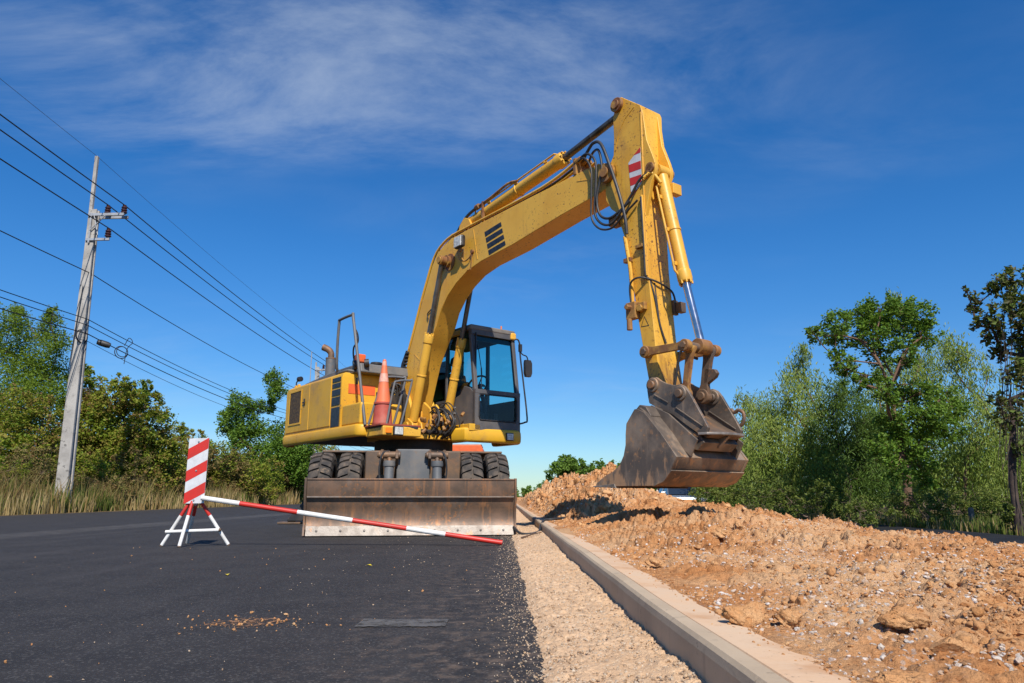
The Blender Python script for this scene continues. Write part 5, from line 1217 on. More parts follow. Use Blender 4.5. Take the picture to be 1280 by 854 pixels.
# ================================================================== PLANTS
def at(px, py, Y):
    """a point Y metres ahead seen in direction (px, py) of the view: used to read off plant positions"""
    v = (427-py)/FPX; cp, sp = math.cos(PITCH), math.sin(PITCH); d = (cp - sp*v); t = Y/d
    return Vector(((px-640)/FPX*t, Y, CAMH + (sp+cp*v)*t))
LG = {
 'broad': leafmat('broad_green_leaves', [(.055, .12, .018), (.095, .19, .022), (.16, .26, .03), (.07, .145, .02), (.20, .26, .05)], .3, patch=2.2),
 'vine': leafmat('vine_leaves', [(.07, .12, .018), (.14, .21, .02), (.24, .29, .03), (.28, .25, .045), (.22, .12, .05), (.12, .07, .03)], .35, patch=.9),
 'vine_dry': leafmat('dry_vine_leaves', [(.22, .125, .055), (.12, .14, .03), (.27, .20, .08), (.17, .09, .04), (.13, .17, .03)], .25, patch=1.1),
 'feather': leafmat('feathery_leaves', [(.10, .17, .02), (.18, .26, .03), (.13, .20, .022)], .4),
 'euca': leafmat('hanging_grey_green_leaves', [(.13, .20, .04), (.21, .29, .05), (.32, .38, .09), (.09, .15, .03)], .3, patch=.6),
 'euca_dark': leafmat('dark_hanging_leaves', [(.065, .125, .025), (.11, .18, .032), (.08, .14, .03)], .25),
 'dark': leafmat('dark_purple_green_leaves', [(.05, .07, .018), (.08, .05, .03), (.11, .16, .025), (.045, .04, .02), (.22, .24, .05)], .15, patch=1.6),
 'far': leafmat('far_green_leaves', [(.11, .20, .03), (.16, .26, .04), (.09, .16, .03)], .3),
 'weed': leafmat('weed_leaves', [(.13, .15, .035), (.17, .20, .04), (.09, .14, .028), (.21, .16, .06)], .3),
 'straw': leafmat('dry_straw', [(.42, .30, .14), (.30, .20, .08), (.50, .38, .19), (.22, .17, .06)], .3, patch=.5),
}
M['bark'] = surf('brown_bark', (.14, .075, .045), (.20, .12, .075), 3, streak=(.07, .045, .03), streak_th=(.5, .7), rough=.95, bmp=.6, bscale=25, bdist=.02)
M['bark_dark'] = surf('dark_bark', (.045, .03, .025), (.08, .055, .04), 4, rough=.95, bmp=.5, bscale=30, bdist=.02)
M['twig'] = surf('dry_twigs', (.16, .11, .075), (.10, .07, .05), 4, rough=.95, bmp=0)

DENS = 3.3
def leaves(name, mat, C, Rr, N, size, parent, org, shape='leaf', droop=0.0, seed=1, flat=1.0, shell=.55, jitter=.12):
    """leaf faces spread through clumps: C centres, Rr radii, N leaves per square metre of clump outline"""
    rng = np.random.default_rng(seed); P = []; S = []
    for c, r in zip(C, Rr):
        n = int(N*r*r*3.2*DENS)
        k = max(5, int(n/34))                                   # twig tufts inside the clump
        d = rng.normal(size=(k, 3)); d /= np.linalg.norm(d, axis=1)[:, None]
        rad = r*(shell + (1.05-shell)*rng.random(k)**.6)*(.75+.5*rng.random(k))
        t = np.array(c) + d*rad[:, None]*np.array([1, 1, flat])
        idx = rng.integers(0, k, n); p = t[idx] + rng.normal(size=(n, 3))*r*jitter*np.array([1, 1, 1.0+droop*1.5]); P.append(p); 
    P = np.concatenate(P); n = len(P)
    a = rng.normal(size=(n, 3)); a[:, 2] = a[:, 2]*.6 - droop*2.2; a /= np.linalg.norm(a, axis=1)[:, None]
    b = np.cross(a, rng.normal(size=(n, 3))); b /= np.linalg.norm(b, axis=1)[:, None]
    s = size*(.6+.8*rng.random(n)); w = {'leaf': .30, 'round': .42, 'narrow': .12, 'fine': .2}[shape]
    a = a*s[:, None]; b = b*(s*w)[:, None]; nrm = np.cross(a, b)/(s*s*w)[:, None]*(s*.1)[:, None]
    V = np.stack([P-a*.5, P-b+nrm, P+a*.5, P+b+nrm], 1).reshape(-1, 3) - np.array(org)
    F = np.arange(n*4).reshape(-1, 4)
    return np_mesh(name, V, F, mat, parent=parent)

def tree(name, label, cat, base, clumps, mat, N=260, size=.09, shape='leaf', droop=0, trunk_r=.12, bark='bark', seed=1, group=None, flat=1.0, fork=None, trunk=True, shell=.55, jitter=.12, twigs=True, inner=None):
    base = Vector(base); r = empty(name, base); tag(r, label, cat, group)
    C = [Vector(c[:3]) for c in clumps]; Rr = [c[3] for c in clumps]; rr = random.Random(seed)
    leaves('crown', LG[mat], C, Rr, N, size, r, base, shape, droop, seed, flat, shell, jitter)
    if trunk:
        c = MB(); cen = sum(C, Vector())/len(C); fk = Vector(fork) if fork else base.lerp(cen, .55)
        mid = base.lerp(fk, .5) + Vector((rr.uniform(-.1, .1), rr.uniform(-.1, .1), 0))
        c.tube([tuple(base-Vector((0, 0, .1))-base), tuple(base+Vector((0, 0, .15))-base), tuple(mid-base), tuple(fk-base)], [trunk_r*1.5, trunk_r*1.1, trunk_r*.9, trunk_r*.75], 9, smooth=5)
        nodes = [fk] + [None]*len(C); order = sorted(range(len(C)), key=lambda k: (C[k]-fk).length); par = {}; done = [(-1, fk)]
        for k in order:
            b_ = min(done, key=lambda d_: (C[k]-d_[1]).length + .35*(d_[1]-fk).length); par[k] = b_[0]; done.append((k, C[k]))
        desc = {k: 1 for k in order}
        for k in reversed(order):
            if par[k] >= 0: desc[par[k]] += desc[k]
        for k in order:
            a_ = fk if par[k] < 0 else C[par[k]]; q = C[k]; rad = Rr[k]
            m1 = a_.lerp(q, .5) + Vector((rr.uniform(-.2, .2), rr.uniform(-.2, .2), rr.uniform(-.05, .25)))*min(1, (q-a_).length*.4)
            r0 = max(.012, trunk_r*.72*math.sqrt(desc[k]/len(C))); r1 = max(.009, r0*.75)
            c.tube([tuple(a_-base), tuple(m1-base), tuple(q-base)], [r0, (r0+r1)/2, r1], 6, smooth=4)
            if twigs:
                for _ in range(8):
                    d = Vector((rr.gauss(0, 1), rr.gauss(0, 1), rr.gauss(.2, .8))).normalized()*rad*rr.uniform(.6, 1.0)
                    s0 = m1.lerp(q, rr.uniform(.4, 1)); c.tube([tuple(s0-base), tuple(s0+d*.5+Vector((0, 0, .06))-base), tuple(q+d-base)], [r1*.5, r1*.35, .004], 4)
        c.build('trunk', M[bark], r, ang=60)
    return r
def cl(lst, Y, spread=.6, seed=0, k=1.0):
    """clumps read off the view: (px, py, radius[, depth offset])"""
    rr = random.Random(seed); out = []
    for q in lst:
        dy = q[3] if len(q) > 3 else rr.uniform(-spread, spread); p = at(q[0], q[1], Y+dy); out.append((p.x, p.y, p.z, q[2]*k))
    return out
def gz(px, py, Y): p = at(px, py, Y); return (p.x, p.y)

# ---- left verge
LB = -.02
tree('feathery_tree', 'tall feathery light tree at the left edge behind the pole', 'tree', (*gz(20, 600, 26.5), LB),
     cl([(15, 405, .55), (45, 420, .6), (62, 400, .38), (70, 430, .5), (5, 440, .7), (35, 455, .8), (62, 470, .75), (-20, 430, .8), (15, 490, .9), (50, 500, .8), (-10, 520, .9), (25, 540, .9), (22, 388, .35), (66, 388, .22)], 26.5, 1.0, 1),
     'feather', 430, .105, 'fine', .25, .09, 'bark', 11, jitter=.2, shell=.3)
tree('vine_covered_tree', 'broad vine covered bush right of the nearest pole', 'bush', (*gz(145, 600, 28), LB),
     cl([(100, 470, .35), (112, 492, .5), (140, 497, .5), (165, 492, .42), (185, 505, .42), (120, 530, .8), (155, 530, .75), (188, 535, .55), (200, 560, .55), (165, 570, .9), (130, 575, .9), (100, 540, .8), (95, 505, .5), (175, 600, .8), (140, 608, .8), (205, 592, .6), (150, 478, .22), (183, 480, .18)], 28, .7, 2, 1.25),
     'vine', 400, .115, 'leaf', 0, .12, 'bark_dark', 12, shell=.75)
tree('vine_covered_bush', 'low vine tangle filling the space left of the nearest pole', 'bush', (*gz(35, 610, 24.5), LB),
     cl([(20, 510, .7), (55, 520, .6), (5, 550, .9), (45, 560, .9), (75, 560, .5), (20, 590, .8), (60, 600, .7), (-20, 520, .8), (-25, 590, .9)], 24.6, .6, 3),
     'vine', 330, .09, 'leaf', 0, .08, 'bark_dark', 13, shell=.75)
tree('brown_bush', 'brown half dry bush below the vine tangle at the left edge', 'bush', (*gz(30, 625, 23.3), LB),
     cl([(10, 600, .55), (40, 606, .55), (65, 605, .4), (-15, 595, .6), (15, 625, .4), (50, 625, .4), (95, 610, .5), (80, 626, .35), (120, 614, .45)], 23.4, .3, 4),
     'vine_dry', 520, .06, 'leaf', 0, .04, 'twig', 14, shell=.4)
tree('reddish_bush', 'reddish brown vine patch at the foot of the broad bush', 'bush', (*gz(165, 625, 29), LB),
     cl([(165, 560, .45), (190, 575, .4), (150, 600, .5), (180, 608, .5), (215, 600, .45), (205, 622, .4), (232, 612, .3), (165, 625, .35), (125, 600, .4)], 29, .5, 5, 1.3),
     'vine_dry', 300, .09, 'leaf', 0, .04, 'twig', 15, shell=.5)
tree('olive_bush', 'olive green bush behind the striped board', 'bush', (*gz(265, 622, 37), LB),
     cl([(215, 545, .45), (232, 540, .3), (250, 560, .45), (225, 575, .8), (262, 585, .8), (295, 590, .7), (245, 605, .8), (285, 612, .7), (315, 600, .6), (210, 600, .8), (248, 543, .22), (330, 612, .5)], 37, 1.2, 6, 1.38),
     'vine', 220, .12, 'leaf', 0, .07, 'bark_dark', 16, shell=.7)
tree('small_dark_tree', 'small dark green tree between the board and the excavator', 'tree', (*gz(352, 622, 45), LB),
     cl([(343, 475, .42), (346, 492, .38), (340, 508, .35), (300, 505, .5), (290, 528, .55), (312, 535, .6), (300, 550, .5), (345, 545, .6), (355, 570, .75), (325, 575, .7), (375, 585, .6), (365, 560, .6), (320, 510, .38), (283, 515, .3), (385, 560, .4), (340, 600, .7), (375, 608, .6)], 45, 1.3, 7, 1.45),
     'broad', 260, .15, 'leaf', 0, .13, 'bark', 17, shell=.4, jitter=.2)
tree('low_bush', 'low leafy bush at the road edge left of the excavator blade', 'bush', (*gz(350, 626, 50), LB), cl([(310, 612, .7), (345, 615, .7), (375, 612, .8), (395, 600, .9), (400, 575, .9)], 52, .8, 8, 1.4), 'vine', 200, .13, 'leaf', 0, .05, 'bark_dark', 18)
far_l = cl([(230, 600, 2.0), (280, 598, 2.2), (330, 598, 2.0), (380, 598, 2.2), (430, 604, 1.8), (480, 607, 1.6), (540, 610, 1.5)], 75, 6, 9)
tree('tree_row', 'distant tree row behind the left bushes', 'trees', (*gz(320, 620, 75), LB), far_l, 'far', 70, .26, 'leaf', 0, .15, 'bark', 19)

# dry grass along the verge
def grass(name, mat, n, xr0, xr1, y0, y1, h0, h1, label, seed, z0=0., lean=.35, w=.008, right=False, pw=1.0):
    rng = np.random.default_rng(seed); y = y0*(y1/y0)**(rng.random(n)**pw); xr = xr0 + (xr1-xr0)*rng.random(n)
    m_ = fbm(xr*.9+3, y*.5, seed, 3); kp = rng.random(n) < np.clip((m_-.33)*5, .1, 1); y = y[kp]; xr = xr[kp]; m_ = m_[kp]; n = len(y)
    h = (h0+(h1-h0)*rng.random(n))*(.55+m_); x = rx(xr, y); a = rng.uniform(0, 6.283, n); wv = w*(.6+rng.random(n))*(1+y*.03)
    dx, dy = np.cos(a)*wv, np.sin(a)*wv; la = rng.uniform(0, 6.283, n); ll = lean*h*rng.random(n)
    lx, ly = np.cos(la)*ll, np.sin(la)*ll; Z = np.zeros(n)+z0
    V = np.stack([np.stack([x-dx, y-dy, Z], -1), np.stack([x+dx, y+dy, Z], -1), np.stack([x+dx*.7+lx*.4, y+dy*.7+ly*.4, Z+h*.6], -1), np.stack([x+lx, y+ly, Z+h], -1), np.stack([x-dx*.7+lx*.4, y-dy*.7+ly*.4, Z+h*.6], -1)], 1).reshape(-1, 3)
    k = np.arange(n)*5; F = np.concatenate([np.stack([k, k+1, k+2, k+4], -1), np.stack([k+4, k+2, k+3, k+3], -1)])
    # second face as a triangle written as quad would be degenerate: build triangles instead
    T = np.concatenate([np.stack([k, k+1, k+2], -1), np.stack([k, k+2, k+4], -1), np.stack([k+4, k+2, k+3], -1)])
    return tag(np_mesh(name, V, T, LG[mat]), label, 'grass', kind='stuff')
grass('dry_grass', 'straw', 34000, -15.0, -12.25, 12, 85, .12, .70, 'pale dry grass along the left road edge', 31, .0)
grass('brown_weeds', 'vine_dry', 40000, -16, -12.5, 12, 85, .15, 1.0, 'brown weeds behind the dry grass', 32, .0, .5)
grass('green_grass', 'weed', 22000, -14.5, -12.4, 12, 80, .15, .7, 'short green grass in the left verge', 33, .0)

# ---- right side
RB = -.4
tb_ = tree('broad_leaved_tree', 'tallest broad leaved tree with a forked trunk, standing beside the far road', 'tree', (*gz(1131, 656, 22), RB),
     cl([(1048, 405, .42), (1075, 393, .42), (1100, 388, .42), (1125, 385, .40), (1150, 395, .45), (1030, 418, .4), (1062, 425, .45), (1095, 415, .5), (1130, 415, .55), (1158, 418, .42), (1017, 418, .22),
         (1045, 448, .35), (1060, 462, .35), (1130, 440, .4), (1100, 445, .35), (1085, 470, .3), (1075, 480, .25), (1125, 395, .5, 1.0), (1090, 400, .5, 1.2),
         (1110, 490, .4), (1130, 500, .45), (1150, 492, .4), (1175, 495, .45), (1190, 512, .4), (1165, 520, .5), (1140, 530, .55), (1115, 530, .5), (1185, 540, .4), (1160, 555, .5), (1130, 560, .5), (1105, 560, .4), (1150, 585, .4), (1120, 590, .4), (1160, 610, .3)], 22, .9, 21),
     'broad', 430, .098, 'leaf', 0, .135, 'bark', 22, shell=.5, jitter=.17, fork=tuple(at(1127, 560, 22)))
# the forked limbs seen through the crown
c = MB(); B0 = tb_.location
for pts, r0 in (([(1127, 560), (1118, 520), (1112, 488), (1098, 452), (1075, 425)], .085), ([(1112, 490), (1125, 462), (1133, 440), (1140, 415)], .055), ([(1098, 452), (1085, 430), (1055, 420), (1030, 420)], .045), ([(1127, 565), (1140, 545), (1150, 520), (1175, 500)], .06), ([(1131, 600), (1140, 575), (1152, 545)], .05), ([(1100, 455), (1075, 452), (1048, 450)], .03)):
    P = [tuple(at(a, b, 22)-B0) for a, b in pts]; c.tube(P, [r0*(1-.6*i/(len(P)-1)) for i in range(len(P))] , 8, smooth=4)
c.build('limb', M['bark'], tb_, ang=60)
G = 'grey green trees with hanging leaves behind the far road'
tree('gum_tree', 'leaning grey green tree with hanging foliage nearest the bucket', 'tree', (*gz(985, 640, 30), RB),
     cl([(1002, 450, .4), (995, 470, .55), (1010, 490, .6), (985, 495, .6), (970, 515, .6), (1000, 525, .8), (1025, 520, .7), (960, 540, .7), (985, 560, .9), (1020, 565, .9), (950, 575, .9), (975, 600, .9), (1010, 610, .9), (1040, 600, .8), (1005, 437, .25)], 30, 1.2, 23),
     'euca', 200, .17, 'narrow', .75, .11, 'bark', 24, group=G, jitter=.22, shell=.4)
tree('gum_tree', 'darker dense tree between the leaning tree and the tallest tree', 'tree', (*gz(1060, 645, 27), RB),
     cl([(1045, 490, .5), (1062, 500, .6), (1040, 520, .7), (1070, 530, .8), (1050, 560, .9), (1085, 570, .9), (1035, 590, .8), (1070, 600, .9), (1095, 600, .8), (1050, 625, .6), (1085, 530, .6), (1020, 550, .6)], 27, .8, 25),
     'euca_dark', 260, .15, 'narrow', .55, .12, 'bark_dark', 26, group=G, jitter=.2, shell=.45)
tree('gum_tree', 'low pale green tree low down beside the bucket', 'tree', (*gz(930, 632, 36), RB),
     cl([(945, 510, .5), (935, 535, .8), (950, 560, 1.0), (925, 570, .9), (915, 595, .9), (945, 600, 1.0), (970, 590, .9), (900, 610, .8), (880, 605, .8), (930, 500, .4), (965, 525, .6)], 36, 1.2, 27),
     'euca', 170, .18, 'narrow', .7, .12, 'bark', 28, group=G, jitter=.22)
tree('gum_tree', 'pale hazy tree showing behind the tallest tree', 'tree', (*gz(1110, 640, 34), RB),
     cl([(1098, 490, .7), (1105, 530, 1.0), (1120, 560, 1.0), (1090, 545, .9), (1100, 590, 1.1), (1140, 600, 1.0), (1150, 455, .7), (1160, 470, .8), (1175, 560, 1.0), (1070, 580, 1.0), (1140, 480, .7), (1120, 375, .4), (1110, 470, .6)], 34, 1.2, 29),
     'euca', 150, .19, 'narrow', .75, .12, 'bark', 30, group=G, jitter=.22)
tree('gum_tree', 'slim pale tree between the tallest tree and the right edge tree', 'tree', (*gz(1205, 640, 31), RB),
     cl([(1195, 440, .6), (1212, 450, .5), (1185, 455, .6), (1205, 480, .6), (1190, 500, .5), (1215, 520, .7), (1230, 550, .9), (1205, 560, .9), (1240, 580, .9), (1215, 600, 1.0), (1190, 600, .9), (1250, 530, .7), (1225, 500, .5), (1235, 470, .4), (1180, 430, .4)], 31, 1.2, 31),
     'euca', 140, .18, 'narrow', .8, .09, 'bark', 32, group=G, jitter=.24, shell=.3)
tree('gum_tree', 'pale tree at the right edge behind the dark tree', 'tree', (*gz(1262, 640, 33), RB),
     cl([(1250, 560, .9), (1275, 540, .9), (1295, 560, 1.0), (1260, 600, 1.0), (1290, 610, 1.0), (1240, 610, .9), (1310, 520, 1.0), (1300, 590, 1.0)], 33, 1, 33), 'euca', 160, .18, 'narrow', .7, .1, 'bark', 34, group=G, jitter=.22)
tree('dark_vine_tree', 'dark tree hung with dry vines at the right edge', 'tree', (*gz(1276, 668, 16.5), RB),
     cl([(1262, 350, .22), (1245, 362, .28), (1270, 375, .35), (1225, 378, .22), (1255, 395, .32), (1215, 385, .15), (1240, 410, .28), (1222, 408, .2), (1268, 425, .35), (1250, 440, .25), (1262, 465, .28), (1285, 400, .4), (1290, 450, .4), (1285, 350, .35), (1262, 500, .25), (1255, 525, .28), (1280, 520, .3), (1300, 380, .5), (1300, 480, .5), (1272, 560, .2), (1246, 500, .15), (1208, 365, .10)], 16.5, .5, 35),
     'dark', 190, .125, 'leaf', .25, .09, 'bark_dark', 36, shell=.4, jitter=.22)
c = MB(); rr = random.Random(8); dv = [o for o in COL.objects if o.name.startswith('dark_vine_tree')][0]; B0 = dv.location
for k in range(36):
    px_ = rr.uniform(1250, 1290); y0_ = rr.uniform(380, 520); y1_ = y0_+rr.uniform(60, 160); a = at(px_, y0_, 16.5+rr.uniform(-.3, .3))-B0; b = at(px_+rr.uniform(-8, 8), min(y1_, 655), 16.5+rr.uniform(-.3, .3))-B0
    c.tube([tuple(a), tuple(a.lerp(b, .5)+Vector((rr.uniform(-.15, .15), 0, 0))), tuple(b)], .007, 4, smooth=3)
c.build('hanging_vine', M['bark_dark'], dv)
tree('roadside_bush', 'green bush at the foot of the dark vine tree', 'bush', (*gz(1262, 662, 16.8), RB), cl([(1255, 640, .22), (1270, 650, .25), (1290, 640, .3), (1262, 655, .2)], 16.8, .2, 37), 'weed', 500, .07, 'leaf', 0, .02, 'twig', 38)
tree('scrub', 'dry olive scrub along the far road, from the tallest tree to the right edge', 'scrub', (*gz(1190, 655, 20.5), RB),
     cl([(1075, 640, .4), (1095, 638, .35), (1150, 640, .4), (1175, 638, .42), (1200, 640, .4), (1225, 642, .4), (1250, 644, .35), (1110, 645, .3), (1160, 650, .25), (1190, 652, .25), (1215, 655, .25), (1240, 655, .25), (1075, 650, .25), (1140, 622, .4), (1185, 620, .4), (1225, 622, .4), (1060, 632, .4), (1265, 640, .3), (1120, 632, .4), (1245, 628, .4), (1205, 632, .4), (1165, 634, .4)], 20.2, .4, 39),
     'weed', 380, .06, 'leaf', 0, .03, 'twig', 40, shell=.3)
tree('scrub', 'green brown scrub on the far road side left of the tallest tree', 'scrub', (*gz(1010, 640, 25), RB),
     cl([(930, 620, .5), (960, 622, .5), (990, 628, .5), (1020, 632, .45), (1045, 638, .4), (905, 618, .5), (1060, 630, .4), (975, 612, .5), (880, 616, .5), (1030, 620, .5)], 25, .6, 41), 'weed', 300, .08, 'leaf', 0, .03, 'twig', 42, shell=.4)
grass('roadside_grass', 'weed', 16000, 11.2, 14.5, 11, 45, .12, .4, 'green and brown grass beyond the far road', 43, -.42)
grass('roadside_straw', 'straw', 12000, 11.1, 13.4, 11, 45, .12, .45, 'dry straw beyond the far road', 44, -.42)
# distant greenery over the heap
tree('distant_tree', 'bright green distant tree showing above the soil heap', 'tree', (*gz(712, 622, 70), -.5), cl([(705, 584, 1.1), (718, 586, 1.0), (730, 590, 1.0), (695, 594, .9), (745, 592, .9), (712, 600, 1.4), (735, 602, 1.2)], 70, 1.5, 51), 'far', 130, .26, 'leaf', 0, .15, 'bark', 52)
tree('distant_tree', 'darker distant tree right of the bright one, behind the bucket lip', 'tree', (*gz(765, 622, 72), -.5), cl([(760, 592, 1.0), (775, 596, 1.2), (790, 594, 1.3), (765, 605, 1.2), (750, 604, 1.0), (810, 600, 1.5), (835, 602, 1.5)], 72, 1.5, 53), 'broad', 130, .26, 'leaf', 0, .15, 'bark', 54)
tree('distant_tree', 'dense dark trees behind the silver car', 'trees', (*gz(850, 622, 52), -.5), cl([(810, 600, 1.4), (840, 596, 1.4), (870, 590, 1.5), (895, 585, 1.6), (830, 612, 1.2), (860, 612, 1.2), (890, 608, 1.4), (915, 580, 1.6), (905, 560, 1.4)], 52, 1.5, 55), 'euca_dark', 150, .24, 'narrow', .4, .15, 'bark_dark', 56)
tree('far_treeline', 'far treeline low on the horizon left of the heap', 'trees', (*gz(660, 620, 260), -1), cl([(560, 617, 3), (600, 618, 2.5), (640, 618, 2.5), (660, 617, 2.5), (680, 616, 3), (700, 614, 3.5), (520, 615, 3.5), (480, 614, 4), (440, 612, 4)], 260, 6, 57), 'far', 18, .7, 'leaf', 0, .3, 'bark', 58, twigs=False)

tree('wood', 'dense green wood closing the view behind the far road', 'wood', (*gz(1100, 622, 48), -.6), cl([(px_, py_, 2.2) for px_ in range(880, 1420, 45) for py_ in (600,)], 50, 3, 61), 'euca_dark', 26, .34, 'leaf', .2, .15, 'bark_dark', 62, twigs=False, shell=.3)
COL.objects['wood']['kind'] = 'stuff'
tree('thicket', 'dense brown green thicket closing the view behind the left verge', 'thicket', (*gz(150, 622, 26), -.1), [c4 for px_ in range(-60, 400, 30) for c4 in cl([(px_, 604 if px_ < 230 else 611, 1.1*(16*920/(640-px_))/25), (px_+12, 580 if px_ < 210 else 613, 1.1*(16*920/(640-px_))/25)], 16.8*920/(640-px_), .5, px_+99)], 'vine', 60, .16, 'leaf', 0, .1, 'bark_dark', 64, twigs=False, shell=.3)
COL.objects['thicket']['kind'] = 'stuff'

rr = random.Random(77)
for k, (px_, Y_b, r_b, m_, lb) in enumerate(((20, 22.5, .5, 'vine_dry', 'low brown tangle at the left edge in front of the vine tangle'), (112, 24.5, .42, 'vine_dry', 'low brown shrub just right of the nearest pole foot'),
        (150, 26.5, .5, 'vine_dry', 'rust brown shrub midway between the pole and the striped board'), (205, 30, .6, 'vine_dry', 'brown shrub directly left of the striped board'),
        (285, 38, .7, 'vine', 'yellowish shrub directly right of the striped board'), (335, 45, .8, 'vine_dry', 'brown shrub above the red part of the barrier pole'), (55, 22.8, .4, 'weed', 'pale green weed clump left of the pole foot'))):
    b0 = gz(px_, 625, Y_b); cs = []
    for q in range(7): cs.append((b0[0]+rr.uniform(-1.1, 1.1)*r_b*2, Y_b+rr.uniform(-.5, .5), rr.uniform(.3, 1.5)*r_b*1.5, r_b*rr.uniform(.6, 1.0)))
    tree('verge_shrub', lb, 'shrub', (*b0, LB), cs, m_, 260, .075, 'leaf', 0, .03, 'twig', 80+k, group='shrubs along the left verge', shell=.3)

for k, px_ in enumerate((-20, 12, 48, 96, 128, 160, 192, 222, 262, 300, 330, 362)):
    Y_b = 14.9*920/(640-px_); b0 = gz(px_, 624, Y_b); sc_ = Y_b/22; cs = []
    for q in range(9): cs.append((b0[0]+rr.uniform(-.9, .9)*sc_, Y_b+rr.uniform(-.4, .6)*sc_, (.3+1.35*rr.random())*min(sc_, 1.4), .42*sc_*rr.uniform(.7, 1.1)))
    tree('verge_scrub', 'tangled olive brown scrub along the left verge', 'scrub', (*b0, LB), cs, 'vine_dry' if k % 3 else 'vine', 330/sc_, .07*sc_, 'leaf', 0, .03, 'twig', 120+k, group='tangled scrub lining the left verge', shell=.35)
for k, (x_, y_, lb) in enumerate(((-18.5, 17, 'leafy bush just outside the left edge of the view'), (-19.5, 12, 'leafy bush farthest left along the verge'))):
    tree('verge_bush', lb, 'bush', (x_, y_, LB), [(x_+rr.uniform(-2, 2), y_+rr.uniform(-2, 2), rr.uniform(.6, 3.2), rr.uniform(.8, 1.1)) for q in range(12)], 'vine', 150, .12, 'leaf', 0, .08, 'bark_dark', 95+k, shell=.6)
# ================================================================== SKY, SUN, RENDER
SUN_EL, SUN_AZ = 46.0, 12.0      # azimuth to the right of straight behind the camera
sd = Vector((math.sin(R(SUN_AZ))*math.cos(R(SUN_EL)), -math.cos(R(SUN_AZ))*math.cos(R(SUN_EL)), math.sin(R(SUN_EL))))
w = bpy.data.worlds.new('World'); scn.world = w; w.use_nodes = True
nt = w.node_tree; bg = nt.nodes['Background']
sky = nt.nodes.new('ShaderNodeTexSky'); sky.sky_type = 'NISHITA'; sky.sun_disc = False
sky.sun_elevation = R(SUN_EL); sky.sun_rotation = math.atan2(sd.x, sd.y)
sky.air_density = 1.0; sky.dust_density = .1; sky.ozone_density = 3.2; sky.altitude = 100
hs = nt.nodes.new('ShaderNodeHueSaturation'); hs.inputs['Saturation'].default_value = 1.34; hs.inputs['Value'].default_value = 1.18
nt.links.new(sky.outputs[0], hs.inputs['Color'])
# thin cirrus on a flat layer high overhead
tc = nt.nodes.new('ShaderNodeTexCoord'); sx = nt.nodes.new('ShaderNodeSeparateXYZ'); nt.links.new(tc.outputs['Generated'], sx.inputs[0])
def math_(op, a, b):
    m_ = nt.nodes.new('ShaderNodeMath'); m_.operation = op
    for k, v in ((0, a), (1, b)):
        if v is None: continue
        if isinstance(v, (int, float)): m_.inputs[k].default_value = v
        else: nt.links.new(v, m_.inputs[k])
    return m_.outputs[0]
zz_ = math_('ADD', math_('MAXIMUM', sx.outputs[2], 0.0), .12)
cx2 = math_('DIVIDE', sx.outputs[0], zz_); cy2 = math_('DIVIDE', sx.outputs[1], zz_)
cmb = nt.nodes.new('ShaderNodeCombineXYZ'); nt.links.new(cx2, cmb.inputs[0]); nt.links.new(cy2, cmb.inputs[1])
mp = nt.nodes.new('ShaderNodeMapping'); mp.inputs['Rotation'].default_value = (0, 0, R(28)); mp.inputs['Scale'].default_value = (.7, 1.25, 1); mp.inputs['Location'].default_value = (.3, .2, 0)
nt.links.new(cmb.outputs[0], mp.inputs[0])
n1 = nt.nodes.new('ShaderNodeTexNoise'); n1.inputs['Scale'].default_value = 1.7; n1.inputs['Detail'].default_value = 13; n1.inputs['Roughness'].default_value = .64; n1.inputs['Distortion'].default_value = .35
nt.links.new(mp.outputs[0], n1.inputs['Vector'])
n2 = nt.nodes.new('ShaderNodeTexNoise'); n2.inputs['Scale'].default_value = .75; n2.inputs['Detail'].default_value = 3
nt.links.new(cmb.outputs[0], n2.inputs['Vector'])
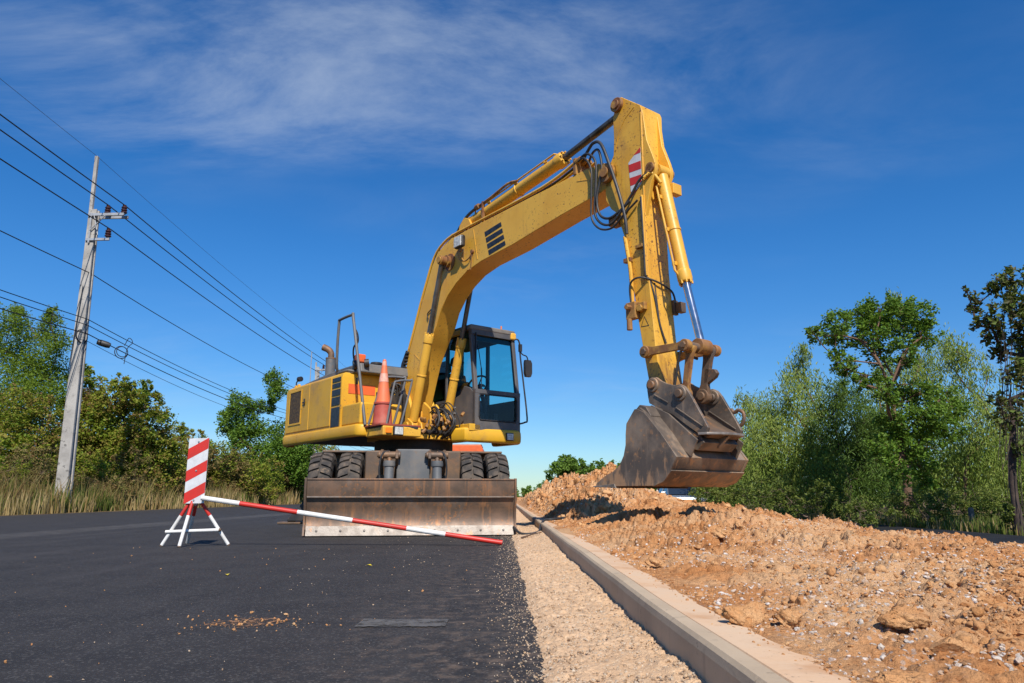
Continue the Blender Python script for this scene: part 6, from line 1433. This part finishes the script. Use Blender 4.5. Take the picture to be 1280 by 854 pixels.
def mr(v, a, b, c=0., d=1.):
    r_ = nt.nodes.new('ShaderNodeMapRange'); r_.interpolation_type = 'SMOOTHSTEP'
    for k, q in (('From Min', a), ('From Max', b), ('To Min', c), ('To Max', d)): r_.inputs[k].default_value = q
    nt.links.new(v, r_.inputs['Value']); return r_.outputs[0]
# the wide veil high in the middle left, fading out sideways
ex1 = math_('DIVIDE', math_('SUBTRACT', cx2, CLX if 'CLX' in globals() else -.35), .80); ey1 = math_('DIVIDE', math_('SUBTRACT', cy2, 1.26), .34)
rad = math_('ADD', math_('MULTIPLY', ex1, ex1), math_('MULTIPLY', ey1, ey1))
veil = mr(rad, 1.6, .0, 0, 1)
cl1 = math_('MULTIPLY', mr(n1.outputs['Fac'], .36, .74), math_('ADD', math_('MULTIPLY', veil, .95), math_('MULTIPLY', mr(n2.outputs['Fac'], .42, .68), .30)))
cl1 = math_('MULTIPLY', cl1, .50)
mx = nt.nodes.new('ShaderNodeMix'); mx.data_type = 'RGBA'; nt.links.new(cl1, mx.inputs[0]); tint = nt.nodes.new('ShaderNodeMix'); tint.data_type = 'RGBA'; tint.blend_type = 'MULTIPLY'; tint.inputs[0].default_value = 1; nt.links.new(hs.outputs[0], tint.inputs[6]); hz = nt.nodes.new('ShaderNodeMix'); hz.data_type = 'RGBA'; nt.links.new(mr(sx.outputs[2], .0, .33), hz.inputs[0]); hz.inputs[6].default_value = (.62, .80, 1.0, 1); hz.inputs[7].default_value = (.80, .99, 1.17, 1); nt.links.new(hz.outputs[2], tint.inputs[7]); nt.links.new(tint.outputs[2], mx.inputs[6]); mx.inputs[7].default_value = (6.4, 7.3, 8.4, 1)
nt.links.new(mx.outputs[2], bg.inputs['Color']); bg.inputs['Strength'].default_value = .085
s = bpy.data.lights.new('sun', 'SUN'); s.energy = 5.0; s.angle = R(.53); s.color = (1, .94, .85)
so = bpy.data.objects.new('sun', s); COL.objects.link(so); so.rotation_euler = (-sd).to_track_quat('-Z', 'Y').to_euler()
scn.view_settings.view_transform = 'Standard'; scn.view_settings.look = 'None'; scn.view_settings.exposure = .2; scn.view_settings.gamma = 1
scn.cycles.max_bounces = 8; scn.cycles.transparent_max_bounces = 12; scn.cycles.caustics_reflective = False; scn.cycles.caustics_refractive = False
scn.cycles.use_denoising = True
